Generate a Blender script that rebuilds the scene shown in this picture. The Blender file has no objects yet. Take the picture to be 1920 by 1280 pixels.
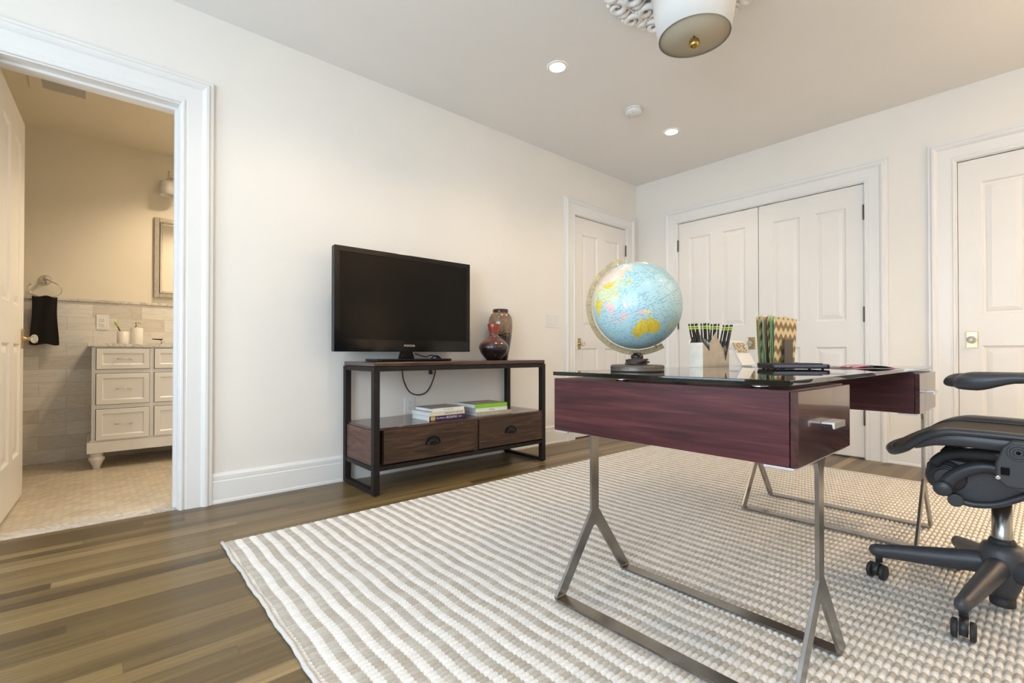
import bpy, bmesh, math, random
from mathutils import Vector, Matrix
random.seed(7)
PI=math.pi
S=bpy.context.scene
COL=S.collection
R=math.radians

# ------------------------------------------------------------------ materials
MATS={}
def newmat(name):
    m=bpy.data.materials.new(name); m.use_nodes=True; MATS[name]=m
    nt=m.node_tree; b=nt.nodes['Principled BSDF']
    return m,nt,b
def N(nt,t,**k):
    n=nt.nodes.new(t)
    for a,v in k.items(): setattr(n,a,v)
    return n
def ramp(nt,stops,interp='LINEAR'):
    r=N(nt,'ShaderNodeValToRGB'); cr=r.color_ramp; cr.interpolation=interp
    while len(cr.elements)<len(stops): cr.elements.new(0.5)
    for e,(p,c) in zip(cr.elements,stops): e.position=p; e.color=(c[0],c[1],c[2],1)
    return r
def coords(nt,scale=(1,1,1),rot=(0,0,0),loc=(0,0,0),kind='Object'):
    tc=N(nt,'ShaderNodeTexCoord'); mp=N(nt,'ShaderNodeMapping')
    mp.inputs['Scale'].default_value=scale; mp.inputs['Rotation'].default_value=rot; mp.inputs['Location'].default_value=loc
    nt.links.new(tc.outputs[kind],mp.inputs['Vector']); return mp.outputs['Vector']
def bump(nt,b,height,strength=.3,dist=.002):
    n=N(nt,'ShaderNodeBump'); n.inputs['Strength'].default_value=strength; n.inputs['Distance'].default_value=dist
    nt.links.new(height,n.inputs['Height']); nt.links.new(n.outputs['Normal'],b.inputs['Normal'])
def pm(name,col,rough=.5,metal=0,spec=.5,noise=0,nscale=40,bmp=0,trans=0,ior=1.45,coat=0,emit=None,es=0,alpha=1):
    m,nt,b=newmat(name)
    b.inputs['Base Color'].default_value=(*col,1); b.inputs['Roughness'].default_value=rough; b.inputs['Metallic'].default_value=metal
    b.inputs['Specular IOR Level'].default_value=spec; b.inputs['Transmission Weight'].default_value=trans; b.inputs['IOR'].default_value=ior
    b.inputs['Coat Weight'].default_value=coat; b.inputs['Alpha'].default_value=alpha
    if emit: b.inputs['Emission Color'].default_value=(*emit,1); b.inputs['Emission Strength'].default_value=es
    v=coords(nt,(nscale,)*3); nz=N(nt,'ShaderNodeTexNoise'); nz.inputs['Scale'].default_value=1; nz.inputs['Detail'].default_value=4
    nt.links.new(v,nz.inputs['Vector'])
    if noise:
        a=tuple(max(0,c*(1-noise)) for c in col); d=tuple(min(1,c*(1+noise)) for c in col)
        r=ramp(nt,[(.3,a),(.7,d)]); nt.links.new(nz.outputs['Fac'],r.inputs['Fac']); nt.links.new(r.outputs['Color'],b.inputs['Base Color'])
    if bmp: bump(nt,b,nz.outputs['Fac'],bmp)
    return m
def wood(name,cols,scale=(3,40,40),rough=.35,ring=3.,dist=6,coat=0,axis_noise=1.2,spec=.5):
    m,nt,b=newmat(name)
    v=coords(nt,scale)
    nz=N(nt,'ShaderNodeTexNoise'); nz.inputs['Scale'].default_value=axis_noise; nz.inputs['Detail'].default_value=6; nz.inputs['Distortion'].default_value=1.0
    nt.links.new(v,nz.inputs['Vector'])
    w=N(nt,'ShaderNodeTexNoise'); w.inputs['Scale'].default_value=ring; w.inputs['Detail'].default_value=8; w.inputs['Roughness'].default_value=.7
    nt.links.new(v,w.inputs['Vector'])
    mx=N(nt,'ShaderNodeMath',operation='MULTIPLY_ADD'); mx.inputs[1].default_value=.35
    nt.links.new(w.outputs['Fac'],mx.inputs[0]); 
    m2=N(nt,'ShaderNodeMath',operation='MULTIPLY'); m2.inputs[1].default_value=.65; nt.links.new(nz.outputs['Fac'],m2.inputs[0]); nt.links.new(m2.outputs[0],mx.inputs[2])
    r=ramp(nt,[(.32,cols[0]),(.5,cols[1]),(.68,cols[2])]); nt.links.new(mx.outputs[0],r.inputs['Fac'])
    nt.links.new(r.outputs['Color'],b.inputs['Base Color']); b.inputs['Roughness'].default_value=rough; b.inputs['Coat Weight'].default_value=coat
    b.inputs['Specular IOR Level'].default_value=spec
    bump(nt,b,mx.outputs[0],.12,.001)
    return m

M_wall=pm('wall_paint',(.84,.81,.76),.6,noise=.012,nscale=3,bmp=.02)
M_ceil=pm('ceiling_paint',(.86,.84,.81),.7,noise=.01,nscale=2)
M_trim=pm('trim_paint',(.82,.815,.80),.32,noise=.008,nscale=5)
M_door=pm('door_paint',(.82,.80,.77),.35,noise=.01,nscale=6)
M_bwall=pm('bath_wall_paint',(.80,.74,.62),.6,noise=.02,nscale=3)
M_bceil=pm('bath_ceiling_paint',(.80,.74,.62),.7,noise=.02,nscale=3)
M_dark=pm('gap_dark',(.02,.02,.02),.8)
M_brass=pm('aged_brass',(.55,.42,.22),.28,1,noise=.15,nscale=60)
M_bronze=pm('dark_bronze_hinge',(.16,.13,.09),.45,1,noise=.2,nscale=80)
M_crystal=pm('crystal',(.95,.95,.95),.02,trans=.75,ior=1.5)
M_chrome=pm('polished_nickel',(.72,.70,.66),.12,1)
M_steel=pm('brushed_steel',(.30,.29,.275),.27,1,noise=.18,nscale=14)
M_alu=pm('satin_aluminium',(.66,.66,.66),.38,1,noise=.05,nscale=50)
M_white=pm('white_plastic',(.80,.80,.78),.4)
M_ltgrey=pm('light_grey_plastic',(.55,.55,.54),.5)
M_blackfr=pm('black_iron_frame',(.014,.011,.010),.5,0,spec=.3,noise=.3,nscale=30,bmp=.05)
M_black=pm('black_plastic',(.022,.022,.024),.45,noise=.15,nscale=300,bmp=.05)
M_gloss=pm('black_gloss',(.005,.005,.006),.10,spec=.28)
M_screen=pm('tv_screen',(.004,.0037,.0034),.20,spec=.16)
M_castplastic=pm('dark_grey_cast',(.045,.045,.050),.42,noise=.2,nscale=500,bmp=.12)
M_castgloss=pm('dark_grey_soft',(.036,.037,.042),.38,noise=.1,nscale=200)
M_rubber=pm('black_rubber',(.02,.02,.02),.6,noise=.3,nscale=120)
M_vanity=pm('vanity_paint',(.82,.80,.76),.35)
M_ceramic=pm('white_ceramic',(.78,.75,.70),.2,coat=.4)
M_towel=pm('black_towel',(.010,.008,.008),.95,noise=.5,nscale=300,bmp=.8)
M_shade=pm('linen_shade',(.78,.765,.735),.8,noise=.02,nscale=300,bmp=.1)
M_diff=pm('frosted_diffuser',(.50,.45,.34),.6,noise=.03,nscale=300)
M_plaster=pm('plaster_white',(.86,.84,.80),.5)
M_goldball=pm('antique_gold',(.42,.29,.09),.25,1,noise=.25,nscale=90)
M_pewter=pm('brushed_champagne_metal',(.50,.455,.385),.33,1,noise=.1,nscale=25)
M_pencil=pm('black_pencil_lacquer',(.012,.012,.012),.25,coat=.4)
M_eraser=pm('black_eraser',(.03,.03,.03),.7)
M_paper=pm('white_paper',(.82,.82,.80),.6)
M_taupe=pm('taupe_metal',(.075,.062,.05),.5,noise=.05,nscale=100)
M_lampglow=pm('lamp_glow',(1,1,1),.5,emit=(1,.86,.66),es=30)
M_keygrey=pm('blue_grey_plastic',(.10,.11,.16),.35,noise=.1,nscale=80)
M_meridian=pm('tan_metal_meridian',(.42,.32,.175),.42,.5,noise=.2,nscale=60)
M_globebase=pm('pewter_grey_base',(.13,.11,.09),.4,.6,noise=.15,nscale=120)
M_stem=pm('bronze_black_gloss',(.03,.022,.018),.15,.5)

# desk glass
m,nt,b=newmat('smoked_glass'); M_glass=m
b.inputs['Base Color'].default_value=(.13,.15,.15,1); b.inputs['Roughness'].default_value=.015; b.inputs['Transmission Weight'].default_value=1; b.inputs['IOR'].default_value=1.52
# window glass
m,nt,b=newmat('window_glass'); M_wglass=m
tr=N(nt,'ShaderNodeBsdfTransparent'); gl=N(nt,'ShaderNodeBsdfGlossy'); gl.inputs['Roughness'].default_value=.02
mx=N(nt,'ShaderNodeMixShader'); mx.inputs['Fac'].default_value=.06
nt.links.new(tr.outputs[0],mx.inputs[1]); nt.links.new(gl.outputs[0],mx.inputs[2]); nt.links.new(mx.outputs[0],nt.nodes['Material Output'].inputs['Surface'])
m,nt,b=newmat('mirror_glass'); M_mirror=m
b.inputs['Base Color'].default_value=(.9,.88,.82,1); b.inputs['Metallic'].default_value=1; b.inputs['Roughness'].default_value=.02

M_walnut=wood('mahogany_veneer',[(.022,.006,.007),(.066,.015,.017),(.118,.033,.033)],scale=(2.0,22,38),rough=.34,coat=.12,spec=.3)
M_walnutf=wood('mahogany_drawer_front',[(.020,.006,.006),(.048,.013,.012),(.085,.028,.024)],scale=(22,2.2,22),rough=.24,coat=.5)
M_espresso=wood('espresso_oak',[(.010,.004,.002),(.044,.020,.010),(.115,.056,.028)],scale=(30,2.4,34),rough=.45,axis_noise=1.6)
M_espressotop=wood('espresso_oak_top',[(.030,.012,.009),(.062,.028,.02),(.10,.05,.036)],scale=(30,2.4,34),rough=.22,coat=.4)
M_espressoside=wood('espresso_oak_side',[(.035,.012,.009),(.10,.040,.028),(.20,.09,.062)],scale=(4,30,34),rough=.4,axis_noise=1.6)

def floor_mat():
    m,nt,b=newmat('oak_plank_floor')
    v=coords(nt,(1,1,1),rot=(0,0,R(90)))
    def brick(w,off,freq,mortar):
        k=N(nt,'ShaderNodeTexBrick'); k.inputs['Scale'].default_value=1; k.inputs['Brick Width'].default_value=w; k.inputs['Row Height'].default_value=.066
        k.inputs['Mortar Size'].default_value=mortar; k.inputs['Mortar Smooth'].default_value=.1; k.inputs['Bias'].default_value=0
        k.offset=off; k.offset_frequency=freq; k.squash=1
        k.inputs['Color1'].default_value=(0,0,0,1); k.inputs['Color2'].default_value=(1,1,1,1); k.inputs['Mortar'].default_value=(.5,.5,.5,1)
        nt.links.new(v,k.inputs['Vector']); return k
        # irregular plank id from white noise on rows
    sep=N(nt,'ShaderNodeSeparateXYZ'); nt.links.new(v,sep.inputs[0])
    row=N(nt,'ShaderNodeMath',operation='DIVIDE'); row.inputs[1].default_value=.0572; nt.links.new(sep.outputs['Y'],row.inputs[0])
    fl=N(nt,'ShaderNodeMath',operation='FLOOR'); nt.links.new(row.outputs[0],fl.inputs[0])
    wn=N(nt,'ShaderNodeTexWhiteNoise',noise_dimensions='1D'); nt.links.new(fl.outputs[0],wn.inputs['W'])
    ad=N(nt,'ShaderNodeMath',operation='MULTIPLY_ADD'); ad.inputs[1].default_value=7.3; nt.links.new(wn.outputs['Value'],ad.inputs[0]); nt.links.new(sep.outputs['X'],ad.inputs[2])
    dv=N(nt,'ShaderNodeMath',operation='DIVIDE'); dv.inputs[1].default_value=1.35; nt.links.new(ad.outputs[0],dv.inputs[0])
    fx=N(nt,'ShaderNodeMath',operation='FLOOR'); nt.links.new(dv.outputs[0],fx.inputs[0])
    cb=N(nt,'ShaderNodeCombineXYZ'); nt.links.new(fx.outputs[0],cb.inputs['X']); nt.links.new(fl.outputs[0],cb.inputs['Y'])
    w2=N(nt,'ShaderNodeTexWhiteNoise',noise_dimensions='2D'); nt.links.new(cb.outputs[0],w2.inputs['Vector'])
    base=ramp(nt,[(0,(.066,.043,.020)),(.15,(.100,.066,.028)),(.5,(.155,.104,.042)),(.85,(.205,.141,.060)),(1,(.30,.21,.10))]); nt.links.new(w2.outputs['Value'],base.inputs['Fac'])
    gv=N(nt,'ShaderNodeMapping'); gv.inputs['Scale'].default_value=(1.6,60,1); 
    of=N(nt,'ShaderNodeVectorMath',operation='ADD'); nt.links.new(v,of.inputs[0])
    sc=N(nt,'ShaderNodeVectorMath',operation='SCALE'); sc.inputs['Scale'].default_value=9; nt.links.new(w2.outputs['Color'],sc.inputs[0]); nt.links.new(sc.outputs[0],of.inputs[1])
    nt.links.new(of.outputs[0],gv.inputs['Vector'])
    g=N(nt,'ShaderNodeTexNoise'); g.inputs['Scale'].default_value=1; g.inputs['Detail'].default_value=8; g.inputs['Roughness'].default_value=.65; g.inputs['Distortion'].default_value=.6
    nt.links.new(gv.outputs[0],g.inputs['Vector'])
    gr=ramp(nt,[(.30,(.50,.47,.45)),(.46,(.88,.87,.85)),(.55,(1.05,1.04,1.0)),(.72,(1.35,1.3,1.2))]); nt.links.new(g.outputs['Fac'],gr.inputs['Fac'])
    mu=N(nt,'ShaderNodeMix',data_type='RGBA',blend_type='MULTIPLY'); mu.inputs['Factor'].default_value=.9
    nt.links.new(base.outputs['Color'],mu.inputs['A']); nt.links.new(gr.outputs['Color'],mu.inputs['B'])
    # seams
    fr=N(nt,'ShaderNodeMath',operation='FRACT'); nt.links.new(row.outputs[0],fr.inputs[0])
    lt=N(nt,'ShaderNodeMath',operation='LESS_THAN'); lt.inputs[1].default_value=.022; nt.links.new(fr.outputs[0],lt.inputs[0])
    fr2=N(nt,'ShaderNodeMath',operation='FRACT'); nt.links.new(dv.outputs[0],fr2.inputs[0])
    lt2=N(nt,'ShaderNodeMath',operation='LESS_THAN'); lt2.inputs[1].default_value=.0012; nt.links.new(fr2.outputs[0],lt2.inputs[0])
    mxx=N(nt,'ShaderNodeMath',operation='MAXIMUM'); nt.links.new(lt.outputs[0],mxx.inputs[0]); nt.links.new(lt2.outputs[0],mxx.inputs[1])
    sm=N(nt,'ShaderNodeMix',data_type='RGBA'); nt.links.new(mxx.outputs[0],sm.inputs['Factor']); nt.links.new(mu.outputs['Result'],sm.inputs['A']); sm.inputs['B'].default_value=(.10,.065,.035,1)
    nt.links.new(sm.outputs['Result'],b.inputs['Base Color'])
    rr=ramp(nt,[(.3,(.30,)*3),(.7,(.42,)*3)]); nt.links.new(g.outputs['Fac'],rr.inputs['Fac']); nt.links.new(rr.outputs['Color'],b.inputs['Roughness'])
    b.inputs['Coat Weight'].default_value=.08; b.inputs['Coat Roughness'].default_value=.2; b.inputs['Specular IOR Level'].default_value=.35
    bump(nt,b,g.outputs['Fac'],.08,.001)
    return m
M_floor=floor_mat()

def rug_mat():
    m,nt,b=newmat('woven_stripe_rug')
    v=coords(nt); sep=N(nt,'ShaderNodeSeparateXYZ'); nt.links.new(v,sep.inputs[0])
    P=.0572; C=.0178
    def M(op,a,bb=None,c=None):
        n=N(nt,'ShaderNodeMath',operation=op)
        for i,x in enumerate((a,bb,c)):
            if x is None: continue
            if isinstance(x,(int,float)): n.inputs[i].default_value=x
            else: nt.links.new(x,n.inputs[i])
        return n.outputs[0]
    X=sep.outputs['X']; Y=sep.outputs['Y']
    cordid=M('FLOOR',M('DIVIDE',X,C))
    yj=M('MULTIPLY_ADD',M('SINE',M('MULTIPLY',cordid,12.9898)),.0016,Y)
    ph=M('ADD',M('DIVIDE',yj,P),.58)
    st=M('SINE',M('MULTIPLY',ph,2*PI))
    stc=M('MULTIPLY_ADD',st,6,.5); cl=N(nt,'ShaderNodeClamp'); nt.links.new(stc,cl.inputs['Value'])
    # per-block colour variation
    blk=M('FLOOR',M('MULTIPLY',ph,2))
    cb=N(nt,'ShaderNodeCombineXYZ'); nt.links.new(cordid,cb.inputs['X']); nt.links.new(blk,cb.inputs['Y'])
    w2=N(nt,'ShaderNodeTexWhiteNoise',noise_dimensions='2D'); nt.links.new(cb.outputs[0],w2.inputs['Vector'])
    gry=ramp(nt,[(0,(.47,.42,.355)),(.5,(.51,.475,.42)),(1,(.56,.53,.475))]); nt.links.new(w2.outputs['Value'],gry.inputs['Fac'])
    wht=ramp(nt,[(0,(.77,.75,.715)),(1,(.84,.83,.80))]); nt.links.new(w2.outputs['Value'],wht.inputs['Fac'])
    mx=N(nt,'ShaderNodeMix',data_type='RGBA'); nt.links.new(cl.outputs[0],mx.inputs['Factor']); nt.links.new(wht.outputs['Color'],mx.inputs['A']); nt.links.new(gry.outputs['Color'],mx.inputs['B'])
    # yarn twist
    fib=N(nt,'ShaderNodeTexNoise'); fib.inputs['Scale'].default_value=1; fib.inputs['Detail'].default_value=3
    fv=N(nt,'ShaderNodeMapping'); fv.inputs['Scale'].default_value=(420,160,1); fv.inputs['Rotation'].default_value=(0,0,.5); nt.links.new(v,fv.inputs['Vector']); nt.links.new(fv.outputs[0],fib.inputs['Vector'])
    fr=ramp(nt,[(.3,(.80,.79,.77)),(.6,(1,1,1))]); nt.links.new(fib.outputs['Fac'],fr.inputs['Fac'])
    mu=N(nt,'ShaderNodeMix',data_type='RGBA',blend_type='MULTIPLY'); mu.inputs['Factor'].default_value=.8; nt.links.new(mx.outputs['Result'],mu.inputs['A']); nt.links.new(fr.outputs['Color'],mu.inputs['B'])
    nt.links.new(mu.outputs['Result'],b.inputs['Base Color'])
    b.inputs['Roughness'].default_value=.95; b.inputs['Specular IOR Level'].default_value=.1
    cx=M('ABSOLUTE',M('SINE',M('MULTIPLY',X,PI/C)))
    cy=M('ABSOLUTE',M('SINE',M('MULTIPLY',ph,2*PI)))
    hx=M('POWER',cx,.6); hy=M('POWER',cy,.45)
    h=M('ADD',M('MULTIPLY',M('MULTIPLY',hx,M('MULTIPLY_ADD',hy,.45,.55)),1.0),M('MULTIPLY',fib.outputs['Fac'],.12))
    bump(nt,b,fib.outputs['Fac'],.6,.0012)
    return m
M_rug=rug_mat()
M_rugedge=pm('rug_binding',(.60,.575,.53),.95,noise=.12,nscale=260,bmp=.6)

def tile_mat():
    m,nt,b=newmat('marble_wall_tile')
    v=coords(nt,(1,1,1),rot=(0,0,0))
    sep=N(nt,'ShaderNodeSeparateXYZ'); nt.links.new(v,sep.inputs[0]); cb=N(nt,'ShaderNodeCombineXYZ'); nt.links.new(sep.outputs['Y'],cb.inputs['X']); nt.links.new(sep.outputs['Z'],cb.inputs['Y'])
    k=N(nt,'ShaderNodeTexBrick'); k.inputs['Scale'].default_value=1; k.inputs['Brick Width'].default_value=.305; k.inputs['Row Height'].default_value=.1015
    k.inputs['Mortar Size'].default_value=.0013; k.inputs['Color1'].default_value=(0,0,0,1); k.inputs['Color2'].default_value=(1,1,1,1); k.inputs['Mortar'].default_value=(.5,.5,.5,1)
    nt.links.new(cb.outputs[0],k.inputs['Vector'])
    base=ramp(nt,[(0,(.62,.57,.50)),(.3,(.72,.69,.64)),(.85,(.78,.75,.70)),(1,(.72,.64,.50))]); nt.links.new(k.outputs['Color'],base.inputs['Fac'])
    nz=N(nt,'ShaderNodeTexNoise'); nz.inputs['Scale'].default_value=5; nz.inputs['Detail'].default_value=9; nz.inputs['Distortion'].default_value=2.2
    mp=N(nt,'ShaderNodeMapping'); mp.inputs['Rotation'].default_value=(.5,0,0); mp.inputs['Scale'].default_value=(1,.6,2.4); nt.links.new(v,mp.inputs['Vector']); nt.links.new(mp.outputs[0],nz.inputs['Vector'])
    vr=ramp(nt,[(.42,(1,1,1)),(.49,(.66,.64,.60)),(.53,(1,1,1))]); nt.links.new(nz.outputs['Fac'],vr.inputs['Fac'])
    mu=N(nt,'ShaderNodeMix',data_type='RGBA',blend_type='MULTIPLY'); mu.inputs['Factor'].default_value=.3; nt.links.new(base.outputs['Color'],mu.inputs['A']); nt.links.new(vr.outputs['Color'],mu.inputs['B'])
    mm=N(nt,'ShaderNodeMix',data_type='RGBA'); nt.links.new(k.outputs['Fac'],mm.inputs['Factor']); nt.links.new(mu.outputs['Result'],mm.inputs['A']); mm.inputs['B'].default_value=(.50,.46,.40,1)
    nt.links.new(mm.outputs['Result'],b.inputs['Base Color']); b.inputs['Roughness'].default_value=.25
    return m
M_tile=tile_mat()
def bathfloor_mat():
    m,nt,b=newmat('marble_mosaic_floor')
    v=coords(nt,rot=(0,0,R(45)))
    k=N(nt,'ShaderNodeTexBrick'); k.inputs['Scale'].default_value=1; k.inputs['Brick Width'].default_value=.05; k.inputs['Row Height'].default_value=.025
    k.inputs['Mortar Size'].default_value=.0016; k.inputs['Color1'].default_value=(.68,.60,.47,1); k.inputs['Color2'].default_value=(.55,.47,.35,1); k.inputs['Mortar'].default_value=(.36,.30,.21,1)
    nt.links.new(v,k.inputs['Vector'])
    nz=N(nt,'ShaderNodeTexNoise'); nz.inputs['Scale'].default_value=6; nz.inputs['Detail'].default_value=6; nt.links.new(v,nz.inputs['Vector'])
    r=ramp(nt,[(.3,(.78,.76,.74)),(.6,(1,1,1))]); nt.links.new(nz.outputs['Fac'],r.inputs['Fac'])
    mu=N(nt,'ShaderNodeMix',data_type='RGBA',blend_type='MULTIPLY'); mu.inputs['Factor'].default_value=.6; nt.links.new(k.outputs['Color'],mu.inputs['A']); nt.links.new(r.outputs['Color'],mu.inputs['B'])
    nt.links.new(mu.outputs['Result'],b.inputs['Base Color']); b.inputs['Roughness'].default_value=.35
    bump(nt,b,k.outputs['Fac'],-.3,.001)
    return m
M_bfloor=bathfloor_mat()
def marble(name,c1,c2,sc=6,rough=.15):
    m,nt,b=newmat(name); v=coords(nt); nz=N(nt,'ShaderNodeTexNoise'); nz.inputs['Scale'].default_value=sc; nz.inputs['Detail'].default_value=9; nz.inputs['Distortion'].default_value=2.5
    nt.links.new(v,nz.inputs['Vector']); r=ramp(nt,[(.38,c1),(.47,c2),(.53,c1)]); nt.links.new(nz.outputs['Fac'],r.inputs['Fac']); nt.links.new(r.outputs['Color'],b.inputs['Base Color']); b.inputs['Roughness'].default_value=rough; return m
M_marble=marble('white_marble',(.72,.69,.63),(.48,.44,.39),9)
M_thresh=marble('grey_white_marble_sill',(.62,.57,.50),(.42,.38,.33),7,.3)

def vase_mats():
    m,nt,b=newmat('red_black_glaze'); v=coords(nt); sep=N(nt,'ShaderNodeSeparateXYZ'); nt.links.new(v,sep.inputs[0])
    mp=N(nt,'ShaderNodeMapping'); mp.inputs['Scale'].default_value=(9,9,70); nt.links.new(v,mp.inputs['Vector'])
    nz=N(nt,'ShaderNodeTexNoise'); nz.inputs['Scale'].default_value=1; nz.inputs['Detail'].default_value=6; nt.links.new(mp.outputs[0],nz.inputs['Vector'])
    a=N(nt,'ShaderNodeMath',operation='MULTIPLY_ADD'); a.inputs[1].default_value=4.4; a.inputs[2].default_value=-.42; nt.links.new(sep.outputs['Z'],a.inputs[0])
    s=N(nt,'ShaderNodeMath',operation='MULTIPLY_ADD'); s.inputs[1].default_value=.55; nt.links.new(nz.outputs['Fac'],s.inputs[0]); nt.links.new(a.outputs[0],s.inputs[2])
    r=ramp(nt,[(.22,(.010,.006,.006)),(.36,(.05,.02,.018)),(.5,(.16,.03,.015)),(.62,(.07,.04,.035)),(.8,(.30,.045,.02)),(1,(.26,.025,.012))]); nt.links.new(s.outputs[0],r.inputs['Fac']); nt.links.new(r.outputs['Color'],b.inputs['Base Color'])
    b.inputs['Roughness'].default_value=.28; b.inputs['Coat Weight'].default_value=.5
    bump(nt,b,nz.outputs['Fac'],.25,.002); A=m
    m,nt,b=newmat('amber_glass_glaze'); v=coords(nt); sep=N(nt,'ShaderNodeSeparateXYZ'); nt.links.new(v,sep.inputs[0])
    nz=N(nt,'ShaderNodeTexVoronoi'); nz.inputs['Scale'].default_value=75; nt.links.new(v,nz.inputs['Vector'])
    nn=N(nt,'ShaderNodeTexNoise'); nn.inputs['Scale'].default_value=14; nn.inputs['Detail'].default_value=4; nt.links.new(v,nn.inputs['Vector'])
    a=N(nt,'ShaderNodeMath',operation='MULTIPLY_ADD'); a.inputs[1].default_value=9.; a.inputs[2].default_value=-1.75; nt.links.new(sep.outputs['Z'],a.inputs[0])
    s=N(nt,'ShaderNodeMath',operation='ADD'); nt.links.new(a.outputs[0],s.inputs[0]); nt.links.new(nz.outputs['Distance'],s.inputs[1])
    d=ramp(nt,[(.55,(0,0,0)),(.62,(1,1,1))]); nt.links.new(s.outputs[0],d.inputs['Fac'])
    r=ramp(nt,[(.3,(.13,.07,.035)),(.6,(.25,.16,.09)),(.8,(.33,.23,.13))]); nt.links.new(nn.outputs['Fac'],r.inputs['Fac'])
    mx=N(nt,'ShaderNodeMix',data_type='RGBA'); nt.links.new(d.outputs['Color'],mx.inputs['Factor']); mx.inputs['A'].default_value=(.008,.007,.006,1); nt.links.new(r.outputs['Color'],mx.inputs['B'])
    nt.links.new(mx.outputs['Result'],b.inputs['Base Color']); b.inputs['Roughness'].default_value=.12; b.inputs['Coat Weight'].default_value=.7
    return A,m
M_vred,M_vamber=vase_mats()
M_vrim=pm('dark_vase_rim',(.03,.012,.008),.15,coat=.6)

def mesh_fabric():
    m,nt,b=newmat('chair_mesh_weave'); v=coords(nt,(260,260,260))
    w=N(nt,'ShaderNodeTexWave'); w.inputs['Scale'].default_value=1; w.bands_direction='Y'; w.inputs['Distortion'].default_value=1.5; nt.links.new(v,w.inputs['Vector'])
    r=ramp(nt,[(.2,(.018,.015,.012)),(.8,(.085,.07,.052))]); nt.links.new(w.outputs['Fac'],r.inputs['Fac']); nt.links.new(r.outputs['Color'],b.inputs['Base Color']); b.inputs['Roughness'].default_value=.6
    bump(nt,b,w.outputs['Fac'],.5,.001); return m
M_mesh=mesh_fabric()
def chevron():
    m,nt,b=newmat('chevron_card'); v=coords(nt); sep=N(nt,'ShaderNodeSeparateXYZ'); nt.links.new(v,sep.inputs[0])
    def M(op,a,bb=None,c=None):
        n=N(nt,'ShaderNodeMath',operation=op)
        for i,x in enumerate((a,bb,c)):
            if x is None: continue
            if isinstance(x,(int,float)): n.inputs[i].default_value=x
            else: nt.links.new(x,n.inputs[i])
        return n.outputs[0]
    tri=M('PINGPONG',M('MULTIPLY',sep.outputs['Y'],1/.066*2),1)
    t=M('FRACT',M('ADD',M('MULTIPLY',sep.outputs['Z'],1/.062),M('MULTIPLY',tri,.42)))
    g=M('GREATER_THAN',t,.5)
    mx=N(nt,'ShaderNodeMix',data_type='RGBA'); nt.links.new(g,mx.inputs['Factor']); mx.inputs['A'].default_value=(.24,.165,.065,1); mx.inputs['B'].default_value=(.72,.60,.37,1)
    nt.links.new(mx.outputs['Result'],b.inputs['Base Color']); b.inputs['Roughness'].default_value=.6; return m
M_chev=chevron()
M_fgreen=pm('sage_green_card',(.55,.62,.30),.6,noise=.05,nscale=20)
M_fmint=pm('mint_card',(.34,.68,.42),.6,noise=.05,nscale=20)
M_fcream=pm('cream_card',(.72,.62,.38),.6)
M_fbrown=pm('brown_card',(.16,.11,.07),.6,noise=.1,nscale=30)
def floral():
    m,nt,b=newmat('printed_brown_floral'); v=coords(nt,(26,26,26)); nz=N(nt,'ShaderNodeTexNoise'); nz.inputs['Scale'].default_value=1.4; nz.inputs['Distortion'].default_value=3; nt.links.new(v,nz.inputs['Vector'])
    r=ramp(nt,[(.42,(.16,.11,.05)),(.5,(.45,.33,.17)),(.56,(.75,.70,.60))]); nt.links.new(nz.outputs['Fac'],r.inputs['Fac']); nt.links.new(r.outputs['Color'],b.inputs['Base Color']); return m
M_floral=floral()
def magmat():
    m,nt,b=newmat('magazine_print'); v=coords(nt,(18,30,1)); nz=N(nt,'ShaderNodeTexVoronoi'); nz.inputs['Scale'].default_value=1; nt.links.new(v,nz.inputs['Vector'])
    r=ramp(nt,[(0,(.02,.015,.03)),(.3,(.55,.06,.16)),(.5,(.75,.55,.55)),(.75,(.08,.07,.10)),(1,(.7,.7,.7))],'CONSTANT'); 
    sp=N(nt,'ShaderNodeSeparateColor'); nt.links.new(nz.outputs['Color'],sp.inputs[0]); nt.links.new(sp.outputs[0],r.inputs['Fac']); nt.links.new(r.outputs['Color'],b.inputs['Base Color']); b.inputs['Roughness'].default_value=.3; return m
M_mag=magmat()

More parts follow.
